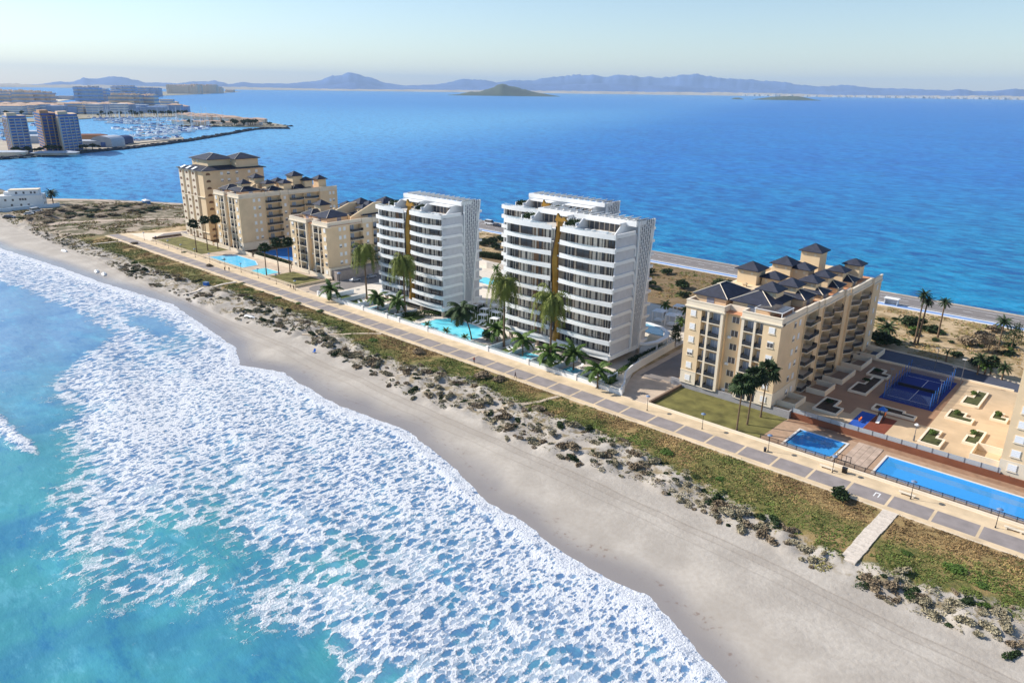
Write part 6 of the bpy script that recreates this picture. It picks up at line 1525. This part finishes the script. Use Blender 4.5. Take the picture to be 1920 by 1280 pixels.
# ---- marina high rises
m_bw = mat('high_rise_shaded_white', hx(176,184,196), .7, .08, .3); m_br = mat('high_rise_brown', hx(172,134,104), .8, .08, .3); m_brp = mat('high_rise_buff', hx(214,186,156), .8, .06, .3); m_blu = mat('window_band_shade_blue', hx(62,98,164), .3, .3, .15, spec=.5)  # window bands carry the blue shade of the tower faces in their colour
def highrise(label, bl, bm, br, H, front, side, seed, vertical=False):
    """bl, bm, br: photo points of the left, middle and right foot corners"""
    a, c, d = [Vector(G(*p, 0)) for p in (bl, bm, br)]
    r = thing('high_rise', label, 'high rise', (c.x, c.y, QZ)); A, D2 = a-c, d-c; Z = Vector((0,0,1)); back = A+D2
    def P(v, z): return (v.x, v.y, z)
    z0 = Vector((0,0))
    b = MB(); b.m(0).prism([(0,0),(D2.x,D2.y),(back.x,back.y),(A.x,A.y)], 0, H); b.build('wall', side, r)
    nf = 13; h = H/nf
    def face(O, W, name, mt, mt2, vert):
        u = W.normalized(); n_ = Vector((-u.y, u.x)); 
        if n_.dot(-(A+D2)) < 0: n_ = -n_
        L = W.length; 
        b = MB(); b.m(0); o = O+n_*.15
        if vert:
            k = 5
            for i in range(k):
                s = (i+.2)/k*L; e = (i+.75)/k*L
                for f in range(nf):
                    p, q = O+u*s, O+u*e; b.add([P(p,f*h+.9),P(q,f*h+.9),P(q+n_*.5,f*h+.9),P(p+n_*.5,f*h+.9),P(p,f*h+h-.4),P(q,f*h+h-.4),P(q+n_*.5,f*h+h-.4),P(p+n_*.5,f*h+h-.4)], [(0,1,5,4),(3,2,6,7),(0,3,7,4),(1,2,6,5),(4,5,6,7)])
            b.build(name, mt2, r)
        else:
            for f in range(nf):
                b = MB(); p, q = O+u*.6, O+u*(L-.6); b.add([P(p,f*h+.9),P(q,f*h+.9),P(q+n_*.4,f*h+.9),P(p+n_*.4,f*h+.9),P(p,f*h+h-.3),P(q,f*h+h-.3),P(q+n_*.4,f*h+h-.3),P(p+n_*.4,f*h+h-.3)], [(0,1,5,4),(3,2,6,7),(0,3,7,4),(1,2,6,5),(4,5,6,7)])
                b.build(name, mt2, r)
                k = max(3, int(L/7))
                for i in (range(k+1) if f % 4 == 1 else ()):
                    b = MB()
                    s = (i)/k*(L-1)+.2; p, q = O+u*s, O+u*(s+.8); g0, g1_ = (f-1)*h, min(nf*h, (f+3)*h); b.add([P(p,g0),P(q,g0),P(q+n_*.9,g0),P(p+n_*.9,g0),P(p,g1_),P(q,g1_),P(q+n_*.9,g1_),P(p+n_*.9,g1_)], [(3,2,6,7),(0,3,7,4),(1,2,6,5),(4,5,6,7)])
                    b.build('balcony_divider', mt, r)
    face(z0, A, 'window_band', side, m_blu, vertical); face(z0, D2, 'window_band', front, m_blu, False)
    b = MB(); b.prism([(0,0),(D2.x*.5,D2.y*.5),(back.x*.5,back.y*.5),(A.x*.5,A.y*.5)], H, H+3); b.build('roof_room', side, r)
    return r
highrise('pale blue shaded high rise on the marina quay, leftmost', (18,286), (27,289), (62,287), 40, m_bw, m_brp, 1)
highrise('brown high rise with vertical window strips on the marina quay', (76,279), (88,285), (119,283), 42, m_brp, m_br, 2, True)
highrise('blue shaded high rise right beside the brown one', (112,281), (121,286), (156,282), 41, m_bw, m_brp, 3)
# hangars, quay sheds
def hangar(label, px, py, L, W, H, rz, wm_, rm):
    x, y = G(px, py, 0); r = thing('hangar', label, 'hangar', (x, y, QZ), rz)
    n_ = 8; prof = [(-W/2,0),(-W/2,H*.6)]+[(-W/2*math.cos(math.pi*i/n_), H*.6+H*.4*math.sin(math.pi*i/n_)) for i in range(1,n_)]+[(W/2,H*.6),(W/2,0)]
    MB().prism_x(prof, -L/2, L/2).build('shell', wm_, r); MB().box(L/2+.05, L/2+.2, -W*.2, W*.2, 0, H*.45).build('door', m_blu, r); return r
hangar('grey curved roof hangar on the quay beside the high rises', 204, 274, 30, 26, 13, R(-50), m_bw, m_bw)
hangar('dark blue curved roof hangar right of the grey one', 228, 270, 24, 20, 11, R(-50), mat('hangar_blue', hx(60,72,112), .6, .1, .3), m_bw)
for px, py, w_, h_, c, lb in ((172,275,34,7,m_bw,'long white boat shed right of the high rises'),(170,268,40,10,m_br,'brown roofed shed behind the white boat shed'),(70,268,30,9,m_bw,'white shed between the first two high rises'),(104,290,44,2.4,m_conc,'low white wall building in front of the high rises'),(10,292,40,4,m_cream,'low cream building at the left edge of the quay'),(45,254,50,6,m_bw,'grey roofed building behind the first high rise')):
    x, y = G(px, py, 0); r = thing('quay_building', lb, 'building', (x, y, QZ), R(57)); MB().box(-w_/2,w_/2,-7,7,0,h_).build('wall', c, r); MB().hip(-w_/2-.6,w_/2+.6,-7.6,7.6,h_+.2,1.6).build('roof', m_bw if c is not m_br else m_red, r)
# ---- boats in the marina
m_bhull = mat('boat_hull_white', hx(226,228,230), .4, .06, .5); m_bblue = mat('boat_cover_blue', hx(60,96,160), .7, .2, .5)
def boat_mesh(L, mast, cover):
    b = MB(); w_ = L*.17
    pl = [(-L/2,-w_*.8),(-L/2,w_*.8),(L*.1,w_),(L*.35,w_*.6),(L/2,0),(L*.35,-w_*.6),(L*.1,-w_)]
    b.m(0).prism(pl, 0, L*.12); b.m(1 if cover else 0).box(-L*.3, L*.12, -w_*.55, w_*.55, L*.12, L*.12+.9)
    if mast: b.m(0).cyl((L*.05,0,L*.12), (L*.05,0,L*1.35), .26, .16, 5); b.m(1).box(-L*.38,L*.05,-.15,.15,L*.12+1.2,L*.12+1.5)
    return b.mesh('sail_boat' if mast else 'motor_boat', [m_bhull, m_bblue])
BOATS = [boat_mesh(11,True,True), boat_mesh(13,True,False), boat_mesh(9,False,True), boat_mesh(12,False,False), boat_mesh(15,False,True)]
rg = random.Random(21); nb = 0
rows = [((215,243),(330,237.8)),((240,246),(395,239.5)),((262,250),(392,242.5)),((268,254),(360,247)),((245,258),(335,252)),((205,231),(300,235)),((190,226),(262,230)),((180,222.5),(250,224.5)),((160,220.5),(235,220)),((235,222),(385,222.5)),((225,226.5),(405,227)),((300,231),(425,231)),((0,266),(60,262)),((0,256),(25,256)),((0,246),(22,246)),((60,236),(78,236)),((0,236),(22,236))]
AR = ['on the front pontoon of the marina basin','on the long second pontoon of the marina basin','on the long third pontoon of the marina basin','on the pontoon before the breakwater','on the pontoon nearest the breakwater quay','by the low spit buildings','behind the blue water patch','below the apartment rows','at the far end of the marina below the apartments','on the back pontoon below the marina palms','on the middle pontoon left of the spit','on the pontoon nearest the spit buildings','left of the first high rise, nearest pontoon','left of the first high rise, middle pontoon','left of the first high rise, farther pontoon','between the first two high rises','at the far left edge of the marina']
for ri, (a, c) in enumerate(rows):
    A_, C_2 = Vector(G(*a, WZ)), Vector(G(*c, WZ)); L = (C_2-A_).length; k = int(min(20, max(3, L/17)))
    tag(MB().wall([tuple(A_), tuple(C_2)], WZ, WZ+.7, 3).build('pontoon', m_conc), 'floating pontoon in the marina with boats moored along it', 'pontoon', 'marina pontoons')
    for i in range(k):
        for sd_ in (-1, 1):
            p = A_+(C_2-A_)*((i+rg.random()*.6)/k); u = (C_2-A_).normalized(); q = Vector((-u.y,u.x))*sd_; p = p+q*9
            bi = rg.choice([0,0,1,1,2,3,4]); o = put('sail_boat' if bi < 2 else 'motor_boat', BOATS[bi], None, (p.x, p.y, WZ-.2), math.atan2(q.y, q.x)+rg.uniform(-.1,.1), rg.uniform(1.1,1.75))
            tag(o, ('white boat with a mast ' if bi < 2 else 'white motor boat ')+AR[ri], 'boat', ('sail boats ' if bi < 2 else 'motor boats ')+AR[ri]); nb += 1
# boats ashore on the quay
for i in range(26):
    px = rg.uniform(240,338); py = 264.5-(px-240)*.058+rg.uniform(-1.5,2.5); x, y = G(px, py, 0); bi = rg.choice([0,2,3,4])
    tag(put('sail_boat' if bi < 2 else 'motor_boat', BOATS[bi], None, (x, y, QZ+.9), rg.uniform(0,6.3), .95), 'boat laid up ashore on the quay behind the breakwater', 'boat', 'boats laid up on the quay')
# ---- town houses, flats, trees
m_h1 = mat('town_buff', hx(224,204,182), .85, .08, .1, rnd=.12); m_h2 = mat('town_white', hx(222,222,222), .85, .08, .1, rnd=.1); m_h3 = mat('town_grey_blue', hx(150,172,206), .85, .1, .1, rnd=.15); m_hr = mat('town_roof', hx(194,164,142), .85, .12, .1, rnd=.15)
def house(px, py, w_, d, h_, wm_, label, group, rz=None, roof=True, z=QZ, nwin=0):
    x, y = G(px, py, z); r = thing('town_house' if h_ < 14 else 'apartment_building', label, 'house' if h_ < 14 else 'apartment building', (x, y, z), R(50) if rz is None else rz, group)
    if w_ > 58:
        q_ = random.Random(int(px*7+py)); b = MB(); n_ = int(w_/22)+2
        for i in range(n_):
            a0 = -w_/2+w_*i/n_; b.box(a0, a0+w_/n_-.01*i, -d/2+q_.uniform(0,d*.2), d/2-q_.uniform(0,d*.2), 0, h_*q_.uniform(.86,1.08)); b.box(a0+w_/n_*.2, a0+w_/n_*.8, -d*.1, d*.1, 0, h_*q_.uniform(1.02,1.1))
        b.build('wall', wm_, r)
    else: MB().box(-w_/2,w_/2,-d/2,d/2,0,h_).build('wall', wm_, r)
    if roof: MB().hip(-w_/2-.5,w_/2+.5,-d/2-.5,d/2+.5,h_+.2,min(w_,d)*.16,.4).build('roof', m_hr, r)
    for f in range(nwin):
        b = MB(); z_ = (f+.35)*h_/nwin; k = max(3, int(w_/9))
        b.box(-w_/2+.8,w_/2-.8,-d/2-.35,-d/2+.1,z_,z_+h_/nwin*.42); b.box(w_/2-.1,w_/2+.35,-d/2+.8,d/2-.8,z_,z_+h_/nwin*.42); b.build('window_band', m_h3, r)
    return r
m_h4 = mat('town_mauve_grey', hx(204,196,192), .85, .08, .1, rnd=.1)
gh = 'small buff houses on the marina spit'
for i in range(60):
    t = i/59; px = 335+t*160; py = 220.5+t*11.5-(i % 3)*2.0*(1-t*.75)+(i % 2)*1.5*(1-t); house(px+rg.uniform(-2,2), py, rg.uniform(13,20), 12, rg.uniform(6,9), m_h1, 'small buff house with tiled roof on the marina spit', gh)
for i in range(20):
    px = 330+i*8.2; house(px, 233.5+rg.uniform(-1,1), rg.uniform(12,18), 10, rg.uniform(4,7), m_h2 if i % 3 else m_h1, 'low white building along the far side of the marina basin', 'low buildings behind the marina moorings')
for i in range(30):
    px = 5+i*11.6; py = 215.5-.012*px+rg.uniform(-1.2,1); house(px, py, rg.uniform(30,52), 26, rg.uniform(15,26), rg.choice([m_h2,m_h3,m_h3,m_h2,m_h1]), 'pale blue white apartment row behind the marina moorings', 'apartment rows behind the marina', R(50), rg.random() < .4, QZ, 4)
for i in range(38):
    px = 5+i*8.6; py = 204.5-.02*px+rg.uniform(-2.5,3); house(px, py, rg.uniform(28,46), 30, rg.uniform(9,13.5), m_h1, 'low buff house with tiled roof in the town beyond the marina', 'low houses in the town beyond the marina')
FAR = [(8,200,150,90,58,'buff apartment slab at the far left, lowest end'),(35,199.5,180,90,70,'broad buff apartment slab at the far left'),(68,201,190,100,66,'buff apartment slab with stepped roof, right end of the far left group'),(240,205,150,110,62,'square buff apartment block above the marina, left half'),(268,204.5,150,110,60,'square buff apartment block above the marina, right half'),
       (168,190,170,110,86,'tall grey buff block by the isthmus, leftmost'),(188,189.5,130,100,72,'grey block beside the tall isthmus block'),(210,188,120,90,62,'smaller grey block with pale roof beyond the town'),(235,182,220,140,90,'wide grey blue block on the isthmus'),(272,181,330,160,76,'long grey block on the isthmus, left of the white beach'),(345,176,440,220,104,'far pale blocks on the distant spit'),(368,176,180,160,112,'narrow far block on the distant spit'),(390,175.2,320,220,110,'rightmost tall far block on the distant spit'),(404,175,240,200,84,'lower far block at the end of the distant spit'),(432,173.2,160,160,40,'last small building of the distant spit'),(125,186.5,240,60,22,'low blue roofed hall on the isthmus'),(316,208,60,36,46,'small buff tower standing above the marina palms'),(328,209.5,40,30,26,'lower grey block beside the small buff tower')]
for px, py, w_, d, h_, lb in FAR:
    house(px, py, w_*.62, d*.5, h_*.72, (m_h4 if 'grey' in lb else m_h1), lb, None, R(48), False, QZ, 0 if px > 320 else 4)
# trees around the marina
TM = bush_mesh('tree_crown', m_leafd, 400, 1.5, 1.5, 1.6, 220, .5, 5)
tk_ = MB().cyl((0,0,0),(0,0,2),.2,.15,6).mesh('trunk', m_trunk)
TR0 = thing('quay_tree', 'dark round tree near the marina', 'tree', (G(*(160,286),0)[0], G(160,286,0)[1], QZ), 0, 'dark trees around the marina'); put('crown', TM, TR0, (0,0,1.2)); put('trunk', tk_, TR0)
TP = [(30+i*12, 290-.06*(i*12)) for i in range(14)]+[(rg.uniform(240,350), 216.5+rg.uniform(-1,1.5)) for _ in range(26)]+[(rg.uniform(350,540), 236) for _ in range(16)]+[(rg.uniform(0,230), 219+rg.uniform(-1.5,1)) for _ in range(18)]
for px, py in TP:
    x, y = G(px, py, 0); dup(TR0, (x, y, QZ), rg.uniform(0,6), rg.uniform(2.0,4.2) if py < 280 else rg.uniform(1.6,2.8))
